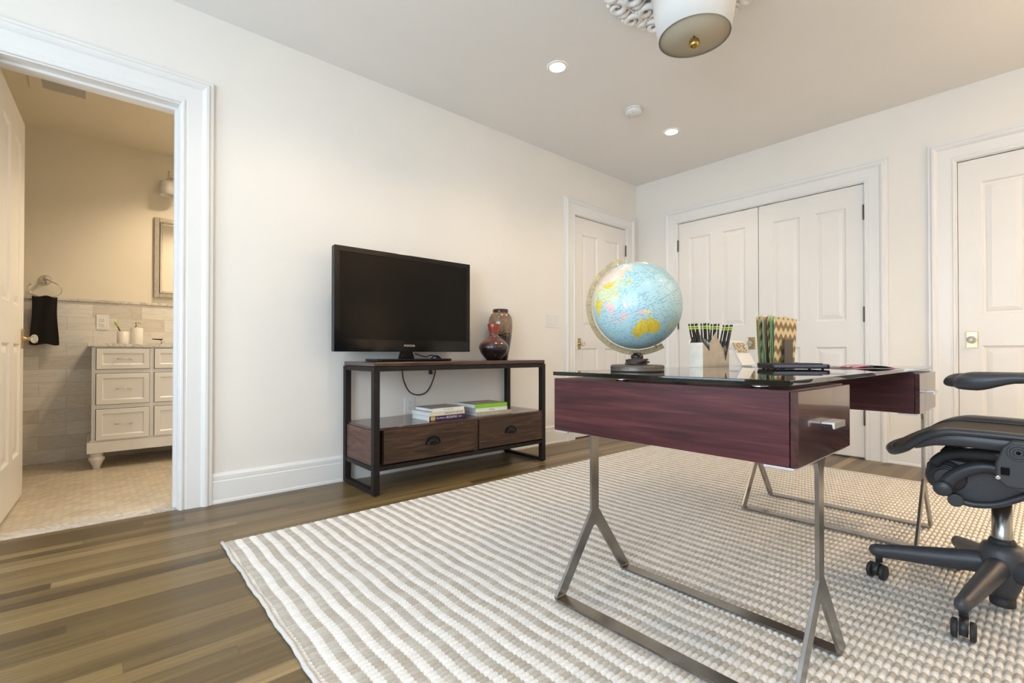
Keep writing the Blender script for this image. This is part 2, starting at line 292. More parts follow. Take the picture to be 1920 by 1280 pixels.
# ------------------------------------------------------------------ mesh builder
class MB:
    def __init__(s): s.v=[]; s.f=[]; s.mi=[]; s.sm=[]; s.mats=[]; s.cur=0; s.smooth=False
    def mat(s,m):
        if m not in s.mats: s.mats.append(m)
        s.cur=s.mats.index(m); return s
    def add(s,vs,fs,smooth=None):
        o=len(s.v); s.v+= [Vector(q) for q in vs]
        for f in fs: s.f.append([o+i for i in f]); s.mi.append(s.cur); s.sm.append(s.smooth if smooth is None else smooth)
        return s
    def box(s,a,b):
        (x0,y0,z0),(x1,y1,z1)=a,b
        if x0>x1:x0,x1=x1,x0
        if y0>y1:y0,y1=y1,y0
        if z0>z1:z0,z1=z1,z0
        return s.add([(x0,y0,z0),(x1,y0,z0),(x1,y1,z0),(x0,y1,z0),(x0,y0,z1),(x1,y0,z1),(x1,y1,z1),(x0,y1,z1)],
            [(0,3,2,1),(4,5,6,7),(0,1,5,4),(1,2,6,5),(2,3,7,6),(3,0,4,7)])
    def prism(s,pts,axis,lo,hi,smooth=False):
        # pts 2D in the other two axes (order xyz without axis)
        n=len(pts)
        def P(p,w):
            q=list(p); q.insert(axis,w); return q
        vs=[P(p,lo) for p in pts]+[P(p,hi) for p in pts]
        fs=[list(range(n))[::-1],list(range(n,2*n))]
        s.add(vs,fs,False)
        s.add([],[],False)
        o=len(s.v)-2*n
        for i in range(n):
            j=(i+1)%n; s.f.append([o+i,o+j,o+n+j,o+n+i]); s.mi.append(s.cur); s.sm.append(smooth)
        return s
    def lathe(s,prof,c,n=40,axis=2,cap=True):
        # prof [(r,h)], around axis through c
        vs=[];fs=[]
        for (r,h) in prof:
            for i in range(n):
                a=2*PI*i/n; u,w=r*math.cos(a),r*math.sin(a)
                if axis==2: q=(c[0]+u,c[1]+w,c[2]+h)
                elif axis==1: q=(c[0]+w,c[1]+h,c[2]+u)
                else: q=(c[0]+h,c[1]+u,c[2]+w)
                vs.append(q)
        m=len(prof)
        for k in range(m-1):
            for i in range(n):
                j=(i+1)%n; fs.append((k*n+i,k*n+j,(k+1)*n+j,(k+1)*n+i))
        s.add(vs,fs,True)
        if cap:
            o=len(s.v)-m*n
            s.f.append([o+i for i in range(n)][::-1]); s.mi.append(s.cur); s.sm.append(False)
            s.f.append([o+(m-1)*n+i for i in range(n)]); s.mi.append(s.cur); s.sm.append(False)
        return s
    def cyl(s,p0,p1,r0,r1=None,n=20): return s.tube([p0,p1],[r0,r0 if r1 is None else r1],n)
    def tube(s,pts,r,n=12,closed=False,sx=1,sy=1,up=None,cap=True,rnd=False):
        pts=[Vector(p) for p in pts]; m=len(pts)
        if not hasattr(r,'__len__'): r=[r]*m
        if rnd and not closed: # rounded ends
            d0=(pts[0]-pts[1]).normalized(); d1=(pts[-1]-pts[-2]).normalized()
            a=[];ra=[]
            for t in (80,60,35): a.append(pts[0]+d0*r[0]*math.sin(R(t))); ra.append(r[0]*math.cos(R(t)))
            bq=[];rb=[]
            for t in (35,60,80): bq.append(pts[-1]+d1*r[-1]*math.sin(R(t))); rb.append(r[-1]*math.cos(R(t)))
            pts=a+pts+bq; r=ra+list(r)+rb; m=len(pts)
        T=[]
        for i in range(m):
            if closed: t=pts[(i+1)%m]-pts[i-1]
            else: t=pts[min(i+1,m-1)]-pts[max(i-1,0)]
            T.append(t.normalized() if t.length>1e-9 else Vector((0,0,1)))
        nn=Vector(up) if up else (Vector((0,0,1)) if abs(T[0].z)<.9 else Vector((1,0,0)))
        vs=[]
        for i in range(m):
            nn=(nn-T[i]*nn.dot(T[i])); nn=nn.normalized() if nn.length>1e-6 else T[i].orthogonal().normalized()
            bb=T[i].cross(nn)
            for k in range(n):
                a=2*PI*k/n; vs.append(pts[i]+nn*(math.cos(a)*r[i]*sy)+bb*(math.sin(a)*r[i]*sx))
        fs=[]
        for i in range(m if closed else m-1):
            j=(i+1)%m
            for k in range(n):
                l=(k+1)%n; fs.append((i*n+k,i*n+l,j*n+l,j*n+k))
        s.add(vs,fs,True)
        if cap and not closed:
            o=len(s.v)-m*n
            s.f.append([o+i for i in range(n)][::-1]); s.mi.append(s.cur); s.sm.append(False)
            s.f.append([o+(m-1)*n+i for i in range(n)]); s.mi.append(s.cur); s.sm.append(False)
        return s
    def grid(s,fn,nu,nv,smooth=True,flip=False):
        vs=[fn(i/nu,j/nv) for j in range(nv+1) for i in range(nu+1)]
        fs=[]
        for j in range(nv):
            for i in range(nu):
                a=j*(nu+1)+i; q=(a,a+1,a+nu+2,a+nu+1); fs.append(q[::-1] if flip else q)
        return s.add(vs,fs,smooth)
    def sphere(s,c,r,n=24,m=14,sc=(1,1,1)):
        return s.lathe([(max(1e-5,r*math.sin(PI*k/m))*1,-r*sc[2]*math.cos(PI*k/m)) for k in range(m+1)],c,n) if sc[0]==1 and sc[1]==1 else s
def smoothpath(pts,k=6,closed=False):
    P=[Vector(p) for p in pts]; out=[]; n=len(P)
    rng=range(n) if closed else range(n-1)
    for i in rng:
        p0=P[i-1] if (i>0 or closed) else P[0]; p1=P[i]; p2=P[(i+1)%n]; p3=P[(i+2)%n] if (closed or i+2<n) else P[-1]
        for t in range(k):
            u=t/k; out.append(.5*((2*p1)+(p2-p0)*u+(2*p0-5*p1+4*p2-p3)*u*u+(3*p1-p0-3*p2+p3)*u**3))
    if not closed: out.append(P[-1])
    return out
WL={}   # world location of the root that owns an object
def tag(o,label=None,cat=None,group=None,kind=None):
    if label: o['label']=label
    if cat: o['category']=cat
    if group: o['group']=group
    if kind: o['kind']=kind
    return o
def thing(name,loc,label,cat,group=None,rotz=0):
    o=bpy.data.objects.new(name,None); o.empty_display_size=.1; COL.objects.link(o); o.location=loc; o.rotation_euler[2]=rotz
    WL[o.name]=Vector(loc); return tag(o,label,cat,group)
def part(name,mb,mat=None,parent=None,bev=0,seg=2,loc=None,fix=False):
    me=bpy.data.meshes.new(name)
    off=WL[parent.name] if parent else (Vector(loc) if loc is not None else Vector((0,0,0)))
    me.from_pydata([v-off for v in mb.v],[],mb.f)
    for m_ in (mb.mats if mb.mats else [mat]): me.materials.append(m_)
    for p,mi,sm in zip(me.polygons,mb.mi,mb.sm): p.material_index=mi; p.use_smooth=sm
    bm=bmesh.new(); bm.from_mesh(me); bmesh.ops.recalc_face_normals(bm,faces=bm.faces[:]) 
    bm.to_mesh(me); bm.free()
    o=bpy.data.objects.new(name,me); COL.objects.link(o)
    if parent: o.parent=parent; WL[o.name]=off
    else: o.location=off; WL[o.name]=off
    if bev:
        md=o.modifiers.new('bevel','BEVEL'); md.width=bev; md.segments=seg; md.limit_method='ANGLE'; md.angle_limit=R(40); md.harden_normals=False
    return o
def struct(name,mb,mat=None,bev=0):
    o=part(name,mb,mat,None,bev); o['kind']='structure'; return o
def textpart(name,s,size,origin,U,V,mat,parent,ext=.0003,maxw=None,align='CENTER'):
    cu=bpy.data.curves.new(name,'FONT'); cu.body=s; cu.size=size; cu.extrude=ext; cu.align_x=align; cu.align_y='CENTER'
    tmp=bpy.data.objects.new('tmp',cu); COL.objects.link(tmp)
    dg=bpy.context.evaluated_depsgraph_get(); dg.update(); me=bpy.data.meshes.new_from_object(tmp.evaluated_get(dg)); bpy.data.objects.remove(tmp); 
    U=Vector(U).normalized(); V=Vector(V).normalized(); W=U.cross(V); off=WL[parent.name]; o3=Vector(origin)
    xs=[v.co.x for v in me.vertices]; w=(max(xs)-min(xs)) if xs else 1; k=(maxw/w if maxw and w>maxw else 1)
    for v in me.vertices: c=v.co.copy(); v.co=o3+U*c.x*k+V*c.y+W*c.z-off
    me.materials.clear(); me.materials.append(mat); me.name=name
    o=bpy.data.objects.new(name,me); COL.objects.link(o); o.parent=parent; WL[o.name]=off; return o

# ------------------------------------------------------------------ room constants
XL=-3.074; YB=4.56; H=2.70; XR=2.0; YF=-1.7; XBW=-5.05; HB=2.54; WT=.16
DT=2.173
# ---- floors / ceilings
mb=MB().box((XL-.0215,YF-.2,-.1),(XR+.2,YB+.2,0)).box((XL-WT,1.7005,-.1),(XL-.0216,YB+.2,0)); struct('floor',mb,M_floor)
mb=MB(); mb.mat(M_bfloor).box((XBW-.2,-1.3,-.1),(XL-.022,1.7,0.0)); mb.mat(M_thresh).box((-3.2,-.352,0.0),(XL-.012,.344,.003)); struct('floor',mb)
mb=MB().box((XL-WT,YF-.2,H),(XR+.2,YB+.2,H+.1)); struct('ceiling',mb,M_ceil)
mb=MB().box((XBW-.2,-1.3,HB),(XL-WT-.001,1.7,HB+.1)); struct('ceiling',mb,M_bceil)
# ---- walls
def wall_yz(name,x0,x1,openings,y0,y1,h,mat):   # openings (ya,yb,ztop,xlimit)
    mb=MB(); ys=y0
    for (a,b_,zt,zb) in openings:
        mb.box((x0,ys,0),(x1,a,h)); mb.box((x0,a,zt),(x1,b_,h))
        if zb>0: mb.box((x0,a,0),(x1,b_,zb))
        ys=b_
    mb.box((x0,ys,0),(x1,y1,h)); return mb
mb=wall_yz('w',XL-.05,XL,[(-.36,.352,DT,0),(3.515,4.348,DT+.003,0)],YF,YB,H,M_wall)
mb2=wall_yz('w',XL-WT,XL-.05,[(-.36,.352,DT,0)],YF,YB,H,M_wall)
mb.add(mb2.v,mb2.f); struct('wall_left',mb,M_wall)
# back wall with recesses
mb=MB(); xs=XL-WT
for a,b_ in ((-2.570,-.986),(-.443,.337)):
    mb.box((xs,YB,0),(a,YB+.05,H)); mb.box((a,YB,DT+.003),(b_,YB+.05,H)); xs=b_
mb.box((xs,YB,0),(XR+.2,YB+.05,H)); mb.box((XL-WT,YB+.05,0),(XR+.2,YB+.2,H)); struct('wall_back',mb,M_wall)
# front wall (behind the camera) with two windows, right wall with one
def wall_xz(y0,y1,ops,x0,x1,h):
    mb=MB(); xs=x0
    for (a,b_,zb,zt) in ops:
        mb.box((xs,y0,0),(a,y1,h)); mb.box((a,y0,zt),(b_,y1,h)); mb.box((a,y0,0),(b_,y1,zb)); xs=b_
    mb.box((xs,y0,0),(x1,y1,h)); return mb
WIN=[(-2.55,-1.65,.55,2.15),(-1.10,1.20,.55,2.35)]
struct('wall_front',wall_xz(YF-.2,YF,WIN,XL-WT,XR+.2,H),M_wall)
mb=MB().box((XR,YF,0),(XR+.2,YB,H)); struct('wall_right',mb,M_wall)
for i,(a,b_,zb,zt) in enumerate(WIN):
    mb=MB(); y=YF-.12
    mb.box((a,y,zb),(a+.05,y+.06,zt)).box((b_-.05,y,zb),(b_,y+.06,zt)).box((a+.05,y,zb),(b_-.05,y+.06,zb+.05)).box((a+.05,y,zt-.05),(b_-.05,y+.06,zt))
    mb.box((a+.05,y,(zb+zt)/2-.02),(b_-.05,y+.05,(zb+zt)/2+.02))
    w=struct('window_%d'%(i+1),mb,M_trim)
    g=MB().add([(a+.05,y+.02,zb+.05),(b_-.05,y+.02,zb+.05),(b_-.05,y+.02,zt-.05),(a+.05,y+.02,zt-.05)],[(0,1,2,3)])
    part('pane',g,M_wglass,w)
    mb=MB().box((a-.05,YF,zb-.04),(b_+.05,YF+.04,zb)); part('window_sill',mb,M_trim,w,.004)
# bathroom walls
mb=MB(); mb.mat(M_tile).box((XBW-.1,-1.3,0),(XBW,1.7,1.245)); mb.mat(M_bwall).box((XBW-.1,-1.3,1.245),(XBW-.008,1.7,HB)); struct('wall_bathroom_back',mb)
mb=MB().box((XBW,-1.3,0),(XL-WT,-1.2,HB)); struct('wall_bathroom_left',mb,M_bwall)
mb=MB().box((XBW,1.6,0),(XL-WT,1.7,HB)); struct('wall_bathroom_right',mb,M_bwall)
# pencil rail trim on the tile (one darker length)
mb=MB(); mb.mat(M_marble)
for a,b_,mm in ((-1.19,-.09,M_marble),(-.09,.185,M_thresh),(.185,1.59,M_marble)):
    mb.mat(mm).box((XBW,a+.001,1.238),(XBW+.012,b_-.001,1.258))
struct('trim_1',mb,None,.003)

# ---- casings (mitred profile)
PROF=[(0,0),(0,.014),(.006,.018),(.014,.018),(.018,.012),(.026,.012),(.030,.015),(.094,.017),(.102,.026),(.112,.032),(.124,.032),(.130,.026),(.134,.022),(.146,.022),(.148,.020),(.148,0)]
def casing(name,mapf,a0,a1,zt,z0=0):
    # path: up left side at a0, across, down right at a1 ; outward offset u
    mb=MB(); n=len(PROF)
    def ring(pts): return [mapf(*p) for p in pts]
    R0=[(a0-u,z0,w) for u,w in PROF]; R1=[(a0-u,zt+u,w) for u,w in PROF]; R2=[(a1+u,zt+u,w) for u,w in PROF]; R3=[(a1+u,z0,w) for u,w in PROF]
    vs=ring(R0)+ring(R1)+ring(R2)+ring(R3); fs=[]
    for k in range(3):
        for i in range(n-1): fs.append((k*n+i,k*n+i+1,(k+1)*n+i+1,(k+1)*n+i))
    fs.append(tuple(range(n))); fs.append(tuple(range(3*n,4*n)))
    mb.add(vs,fs,False); return struct(name,mb,M_trim)
leftw=lambda a,z,w:(XL+w,a,z)
backw=lambda a,z,w:(a,YB-w,z)
casing('trim_2',leftw,-.355,.347,2.168)
casing('trim_3',leftw,3.508,4.355,DT+.008)
casing('trim_4',backw,-2.578,-.978,DT+.008)
casing('trim_5',backw,-.451,.345,DT+.008)
# jamb lining + stop of the bathroom doorway
mb=MB(); mb.box((XL-WT,.340,0),(XL+.001,.352,DT-.012)).box((XL-WT,-.36,0),(XL+.001,-.348,DT-.012)).box((XL-WT,-.36,DT-.012),(XL+.001,.352,DT))
mb.box((XL-.10,.327,0),(XL-.06,.341,DT-.024)).box((XL-.10,-.349,DT-.025),(XL-.06,.341,DT-.011))
struct('trim_6',mb,M_trim,.0015)
# baseboards
BP=[(0,0),(.018,0),(.018,.012),(.015,.02),(.015,.120),(.012,.126),(.013,.132),(.013,.150),(.008,.158),(.004,.166),(0,.166)]
def baseboard(name,segs,mapf):
    mb=MB(); n=len(BP)
    for a,b_ in segs:
        vs=[mapf(a,z,w) for w,z in BP]+[mapf(b_,z,w) for w,z in BP]
        mb.add(vs,[(i,(i+1)%n,n+(i+1)%n,n+i) for i in range(n)]+[tuple(range(n)),tuple(range(n,2*n))],False)
    return struct(name,mb,M_trim)
baseboard('baseboard_left',[(YF,-.503),(.495,3.36),(4.503,YB-.018)],leftw)
baseboard('baseboard_back',[(-3.056,-2.726),(-.830,-.599),(.493,XR)],backw)
baseboard('baseboard_right',[(YF,YB)],lambda a,z,w:(XR-w,a,z))

# ---- doors
def leaf(mapf,w,h,cols,rows,t=.035,panel_front=True):
    mb=MB()
    us=sorted({0,w,*[c for p in cols for c in p]}); vs_=sorted({0,h,*[c for p in rows for c in p]})
    for i in range(len(us)-1):
        for j in range(len(vs_)-1):
            a,b_,c,d=us[i],us[i+1],vs_[j],vs_[j+1]
            if (a,b_) in cols and (c,d) in rows:
                rings=[(0,0),(.006,-.004),(.012,-.010),(.022,-.011),(.028,-.0085),(.052,-.004)]
                prev=None
                allv=[];fs=[]
                for k,(o,dz) in enumerate(rings):
                    allv+= [mapf(a+o,c+o,dz),mapf(b_-o,c+o,dz),mapf(b_-o,d-o,dz),mapf(a+o,d-o,dz)]
                    if k:
                        for q in range(4): r=(q+1)%4; fs.append(((k-1)*4+q,(k-1)*4+r,k*4+r,k*4+q))
                k=len(rings)-1; fs.append((k*4,k*4+1,k*4+2,k*4+3)); mb.add(allv,fs,False)
            else: mb.add([mapf(a,c,0),mapf(b_,c,0),mapf(b_,d,0),mapf(a,d,0)],[(0,1,2,3)],False)
    # back and edges
    mb.add([mapf(0,0,0),mapf(w,0,0),mapf(w,h,0),mapf(0,h,0),mapf(0,0,-t),mapf(w,0,-t),mapf(w,h,-t),mapf(0,h,-t)],[(4,5,6,7),(0,1,5,4),(1,2,6,5),(2,3,7,6),(3,0,4,7)],False)
    return mb
ROWS=[(.265,.885),(1.095,2.010)]
def knob(parent,mapf,u,v,side=1):
    # rosette plate + neck + faceted crystal knob
    mb=MB()
    def bx(a,b_,c,d,e,f):
        q=[mapf(a,c,e),mapf(b_,c,e),mapf(b_,d,e),mapf(a,d,e),mapf(a+.003,c+.003,f),mapf(b_-.003,c+.003,f),mapf(b_-.003,d-.003,f),mapf(a+.003,d-.003,f)]
        mb.add(q,[(0,1,2,3),(4,5,6,7),(0,1,5,4),(1,2,6,5),(2,3,7,6),(3,0,4,7)])
    bx(u-.031,u+.031,v-.057,v+.057,0,.005); bx(u-.025,u+.025,v-.051,v+.051,.004,.006)
    p=part('knob_plate',mb,M_brass,parent)
    mb=MB(); prof=[(.017,.005),(.017,.009),(.010,.012),(.008,.028),(.011,.032),(.011,.036)]
    def lat(prof,n):
        vs=[mapf(u+r*math.cos(2*PI*i/n+.2),v+r*math.sin(2*PI*i/n+.2),hh) for r,hh in prof for i in range(n)]
        fs=[(k*n+i,k*n+(i+1)%n,(k+1)*n+(i+1)%n,(k+1)*n+i) for k in range(len(prof)-1) for i in range(n)]+[tuple(range(n)),tuple(range((len(prof)-1)*n,len(prof)*n))]
        mb.add(vs,fs,n>12)
    lat(prof,20); part('knob_neck',mb,M_brass,parent)
    mb=MB(); lat([(.010,.034),(.022,.042),(.0265,.050),(.0265,.055),(.020,.064),(.010,.067)],8); k=part('door_knob',mb,M_crystal,parent); tag(k,'faceted clear glass door knob')
def hinge(parent,mapf,u,v):
    mb=MB()
    P0,P1=Vector(mapf(u,v-.055,.006)),Vector(mapf(u,v+.055,.006)); mb.tube([P0,P1],.0065,10,rnd=True)
    q=[mapf(u-.008,v-.05,.001),mapf(u+.008,v-.05,.001),mapf(u+.008,v+.05,.001),mapf(u-.008,v+.05,.001)]
    part('hinge',mb,M_bronze,parent)
def two(w,m=.115):
    pw=(w-3*m)/2; return [(m,m+pw),(2*m+pw,2*m+2*pw)]
def closed_door(name,mapw,a,b_,knob_u,hinge_u,ztop=DT,zbot=.012,kw=None):
    # mapw(a,z,w)
    w=b_-a-.006; h=ztop-zbot-.003
    mf=lambda u,v,d:mapw(a+.003+u,zbot+v,d-.006)
    rows=[(r0-zbot,r1-zbot) for r0,r1 in ROWS]
    o=struct(name,leaf(mf,w,h,two(w),rows,.035),M_door)
    for u in knob_u: knob(o,lambda U,V,d:mapw(U,V,d-.006),u,.925)
    for u in hinge_u:
        for z in (.325,1.14,1.945): hinge(o,lambda U,V,d:mapw(U,V,d-.002),u,z)
    return o
closed_door('door_2',leftw,3.515,4.348,[3.582],[4.348])
closed_door('door_3',backw,-2.570,-1.779,[-1.842],[-2.570])
d4=closed_door('door_4',backw,-1.779,-.986,[],[-.986])
closed_door('door_5',backw,-.443,.337,[-.374],[.337])
for u in (-1.90,-1.70):   # ball catches above the pair
    mb=MB().box((u-.03,YB+.002,DT-.003),(u+.03,YB+.014,DT+.004)); part('door_catch',mb,M_bronze,d4)
# bathroom door, swung open into the bathroom
hx,hy=-3.225,-.334; ang=R(2.2); ux,uy=-math.cos(ang),math.sin(ang); nx,ny=math.sin(ang),math.cos(ang)
dm=lambda u,v,d:(hx+ux*u+nx*d,hy+uy*u+ny*d,.013+v)
w=.746; o=struct('door_1',leaf(dm,w,DT-.02,two(w),[(r0-.013,r1-.013) for r0,r1 in ROWS],.035),M_door)
km=lambda u,v,d:(hx+ux*u+nx*d,hy+uy*u+ny*d,v)
knob(o,km,w-.06,.915)
mb=MB(); q=[km(w+.001,.855,-.005),km(w+.001,.975,-.005),km(w+.001,.975,-.030),km(w+.001,.855,-.030)]; q2=[km(w+.003,.855,-.005),km(w+.003,.975,-.005),km(w+.003,.975,-.030),km(w+.003,.855,-.030)]
mb.add(q+q2,[(0,1,2,3),(4,5,6,7),(0,1,5,4),(1,2,6,5),(2,3,7,6),(3,0,4,7)]); part('latch_plate',mb,M_brass,o)

# ------------------------------------------------------------------ wall plates
def outlet(loc,x,y,z,w,h,label,face=(1,0,0)):
    t=thing('wall_outlet',(x,y,z),label,'outlet')
    mb=MB().box((x,y-w/2,z-h/2),(x+.006,y+w/2,z+h/2)); part('cover_plate',mb,M_white,t,.002)
    for s_ in (-1,1):
        mb=MB().box((x+.0055,y-.017,z+s_*.020-.014),(x+.0085,y+.017,z+s_*.020+.014)); r=part('receptacle',mb,M_white,t,.001)
        mb=MB(); 
        for dy in (-.007,.007): mb.box((x+.008,y+dy-.0012,z+s_*.020-.002),(x+.0088,y+dy+.0012,z+s_*.020+.006))
        mb.box((x+.008,y-.002,z+s_*.020-.010),(x+.0088,y+.002,z+s_*.020-.006)); part('slot',mb,M_dark,r)
    return t
outlet(None,XL,1.717,.457,.082,.116,'white wall outlet low on the wall behind the media console, beside the book pile')
outlet(None,XBW,.056,1.081,.076,.118,'white outlet on marble tile above the bathroom vanity, right of black towel')
t=thing('light_switch',(XL,3.198,1.13),'white three gang switch plate on wall left of corner door','switch')
mb=MB().box((XL,3.112,1.072),(XL+.006,3.285,1.190)); part('cover_plate',mb,M_white,t,.002)
for k in range(3):
    y=3.150+k*.048
    if k<2: mb=MB().prism([(XL+.005,1.098),(XL+.010,1.098),(XL+.007,1.13),(XL+.010,1.162),(XL+.005,1.162)],1,y-.016,y+.016)
    else: mb=MB().box((XL+.005,y-.016,1.098),(XL+.008,y+.016,1.162)).box((XL+.008,y-.004,1.12),(XL+.014,y+.004,1.142))
    part('rocker',mb,M_white,t,.001)

# ------------------------------------------------------------------ rug
rx0,rx1,ry0,ry1=-2.395,1.25,.43,3.955
t=thing('area_rug',((rx0+rx1)/2,(ry0+ry1)/2,0),'large pale woven rug with thin grey and cream stripes under the desk','rug')
part('rug_backing',MB().box((rx0,ry0,0.0003),(rx1,ry1,.0009)),M_rugedge,t)
import numpy as np
def rug_field():
    P=.0572; C=.0178; cxr,cyr=t.location.x,t.location.y
    i0,i1=math.ceil((rx0-cxr)/C*5),math.floor((rx1-cxr)/C*5); xs=np.arange(i0,i1+1)*C/5
    ny=int((ry1-ry0)/(P/10)); ys=np.linspace(ry0-cyr,ry1-cyr,ny+1); nx=len(xs)
    XX,YY=np.meshgrid(xs,ys); cid=np.floor(XX/C+1e-4)
    ph=(YY+.0016*np.sin(cid*12.9898))/P+.58
    hx=np.abs(np.sin(np.pi*XX/C))**.7; hy=np.abs(np.sin(2*np.pi*ph))**.5
    ZZ=.0010+.0102*hx**.75*(.62+.38*hy)+.0004*np.sin(cid*7.1+np.floor(ph*2)*3.3)
    co=np.stack([XX,YY,ZZ],-1).reshape(-1,3).astype(np.float32); nyv=len(ys)
    idx=np.arange(nx*nyv).reshape(nyv,nx); q=np.stack([idx[:-1,:-1],idx[:-1,1:],idx[1:,1:],idx[1:,:-1]],-1).reshape(-1)
    nf=(nx-1)*(nyv-1); me=bpy.data.meshes.new('rug_field'); me.vertices.add(len(co)); me.vertices.foreach_set('co',co.ravel())
    me.loops.add(len(q)); me.loops.foreach_set('vertex_index',q.astype(np.int32)); me.polygons.add(nf)
    me.polygons.foreach_set('loop_start',np.arange(0,nf*4,4,dtype=np.int32)); me.update(calc_edges=True); me.validate()
    me.polygons.foreach_set('use_smooth',np.ones(len(me.polygons),dtype=bool)); me.materials.append(M_rug)
    o=bpy.data.objects.new('rug_field',me); COL.objects.link(o); o.parent=t; return o
rug_field()
def wob(i): return .0022*math.sin(i*.55)+.0012*math.sin(i*1.9)
n=140; pts=[(rx0+(rx1-rx0)*i/n,ry0-.004+wob(i),.0075) for i in range(n+1)]
part('rug_binding',MB().tube(pts,.0075,8),M_rugedge,t)
pts=[(rx0+(rx1-rx0)*i/n,ry1+.004+wob(i),.0075) for i in range(n+1)]
part('rug_binding',MB().tube(pts,.0075,8),M_rugedge,t)

# ------------------------------------------------------------------ desk
DX0,DX1,DY0,DY1=-1.100,-.384,1.155,2.985; GZ=.770
t=thing('writing_desk',((DX0+DX1)/2,(DY0+DY1)/2,0),'modern desk with smoked glass top and dark mahogany drawer boxes on steel trestles','desk')
desk=t
mb=MB().box((DX0-.006,DY0,GZ-.0125),(DX1,DY1,GZ)); g=part('glass_top',mb,M_glass,t,.0012,2)
def yleg(x,yc,flip):
    mb=MB(); th=.0048; h=.0195
    yo=.2025; yi=.153; h=.0195
    poly=[(yc-.046,.571),(yc-.030,.562),(yc-h,.540),(yc-h,.274),(yc-yo+.004,.030),(yc-yo,.024),(yc-yi,.024),(yc-yi+.004,.030),(yc-.020,.203),(yc-.010,.215),(yc,.219),(yc+.010,.215),(yc+.020,.203),(yc+yi-.004,.030),(yc+yi,.024),(yc+yo,.024),(yc+yo-.004,.030),(yc+h,.274),(yc+h,.540),(yc+.030,.562),(yc+.046,.571)]
    mb.prism(poly,0,x-th,x+th); return mb
def floorbar(y0,y1,x0,x1):
    # strap with rolled ends
    mb=MB(); r=.013; th=.009; zb=.0115
    prof=[]
    n=6
    out=[(x0,.024)];
    for k in range(n+1): a=PI+ (PI/2)*k/n; out.append((x0+r+r*math.cos(a),zb+r+r*math.sin(a)))
    for k in range(n+1): a=1.5*PI+(PI/2)*k/n; out.append((x1-r+r*math.cos(a),zb+r+r*math.sin(a)))
    out.append((x1,.024+.001)); inn=[]
    ri=r-th+.001
    for k in range(n+1): a=2*PI-(PI/2)*k/n; inn.append((x1-r+ri*math.cos(a),zb+r+ri*math.sin(a)))
    for k in range(n+1): a=1.5*PI-(PI/2)*k/n; inn.append((x0+r+ri*math.cos(a),zb+r+ri*math.sin(a)))
    pts=out+inn
    mb.prism(pts,1,y0,y1); return mb
for y0,y1 in ((DY0,1.558),(2.583,DY1)):
    cab=part('drawer_cabinet',MB().box((DX0,y0,.5775),(DX1-.003,y1,.748)),M_walnut,t,.0015)
    df=part('drawer_front',MB().box((DX1-.002,y0+.003,.5785),(DX1+.014,y1-.001,.745)),M_walnutf,cab,.001)
    yc=(y0+y1)/2
    hb=MB().prism([(DX1+.014,.6665),(DX1+.042,.6665),(DX1+.042,.6515),(DX1+.038,.6515),(DX1+.036,.6615),(DX1+.014,.6615)],1,yc-.044,yc+.044)
    tag(part('drawer_handle',hb,M_alu,df,.0008),'satin aluminium tab pull')
    for (a,b_) in ((DX0,DX0+.055),(DX1-.058,DX1+.006)):
        part('support_plate',MB().box((a,y0+.001,.571),(b_,y1-.006,.5770)),M_alu,t,.001)
    for x in (DX0+.245,DX1-.080):
        for y in (y0+.040,y1-.040): part('standoff',MB().cyl((x,y,.7482),(x,y,GZ-.0128),.020,n=28),M_chrome,t)
    xa,xb=-1.094,-.387
    part('leg',yleg(xa,yc,0),M_steel,t,.0008); part('leg',yleg(xb,yc,0),M_steel,t,.0008)
    for s_ in (-1,1):
        a,b_=sorted((yc+s_*.157,yc+s_*.2025))
        part('floor_bar',floorbar(a,b_,xa-.0048,xb+.0048),M_steel,t,.0008)
# rear modesty rail is not present: the glass bridges the two cabinets

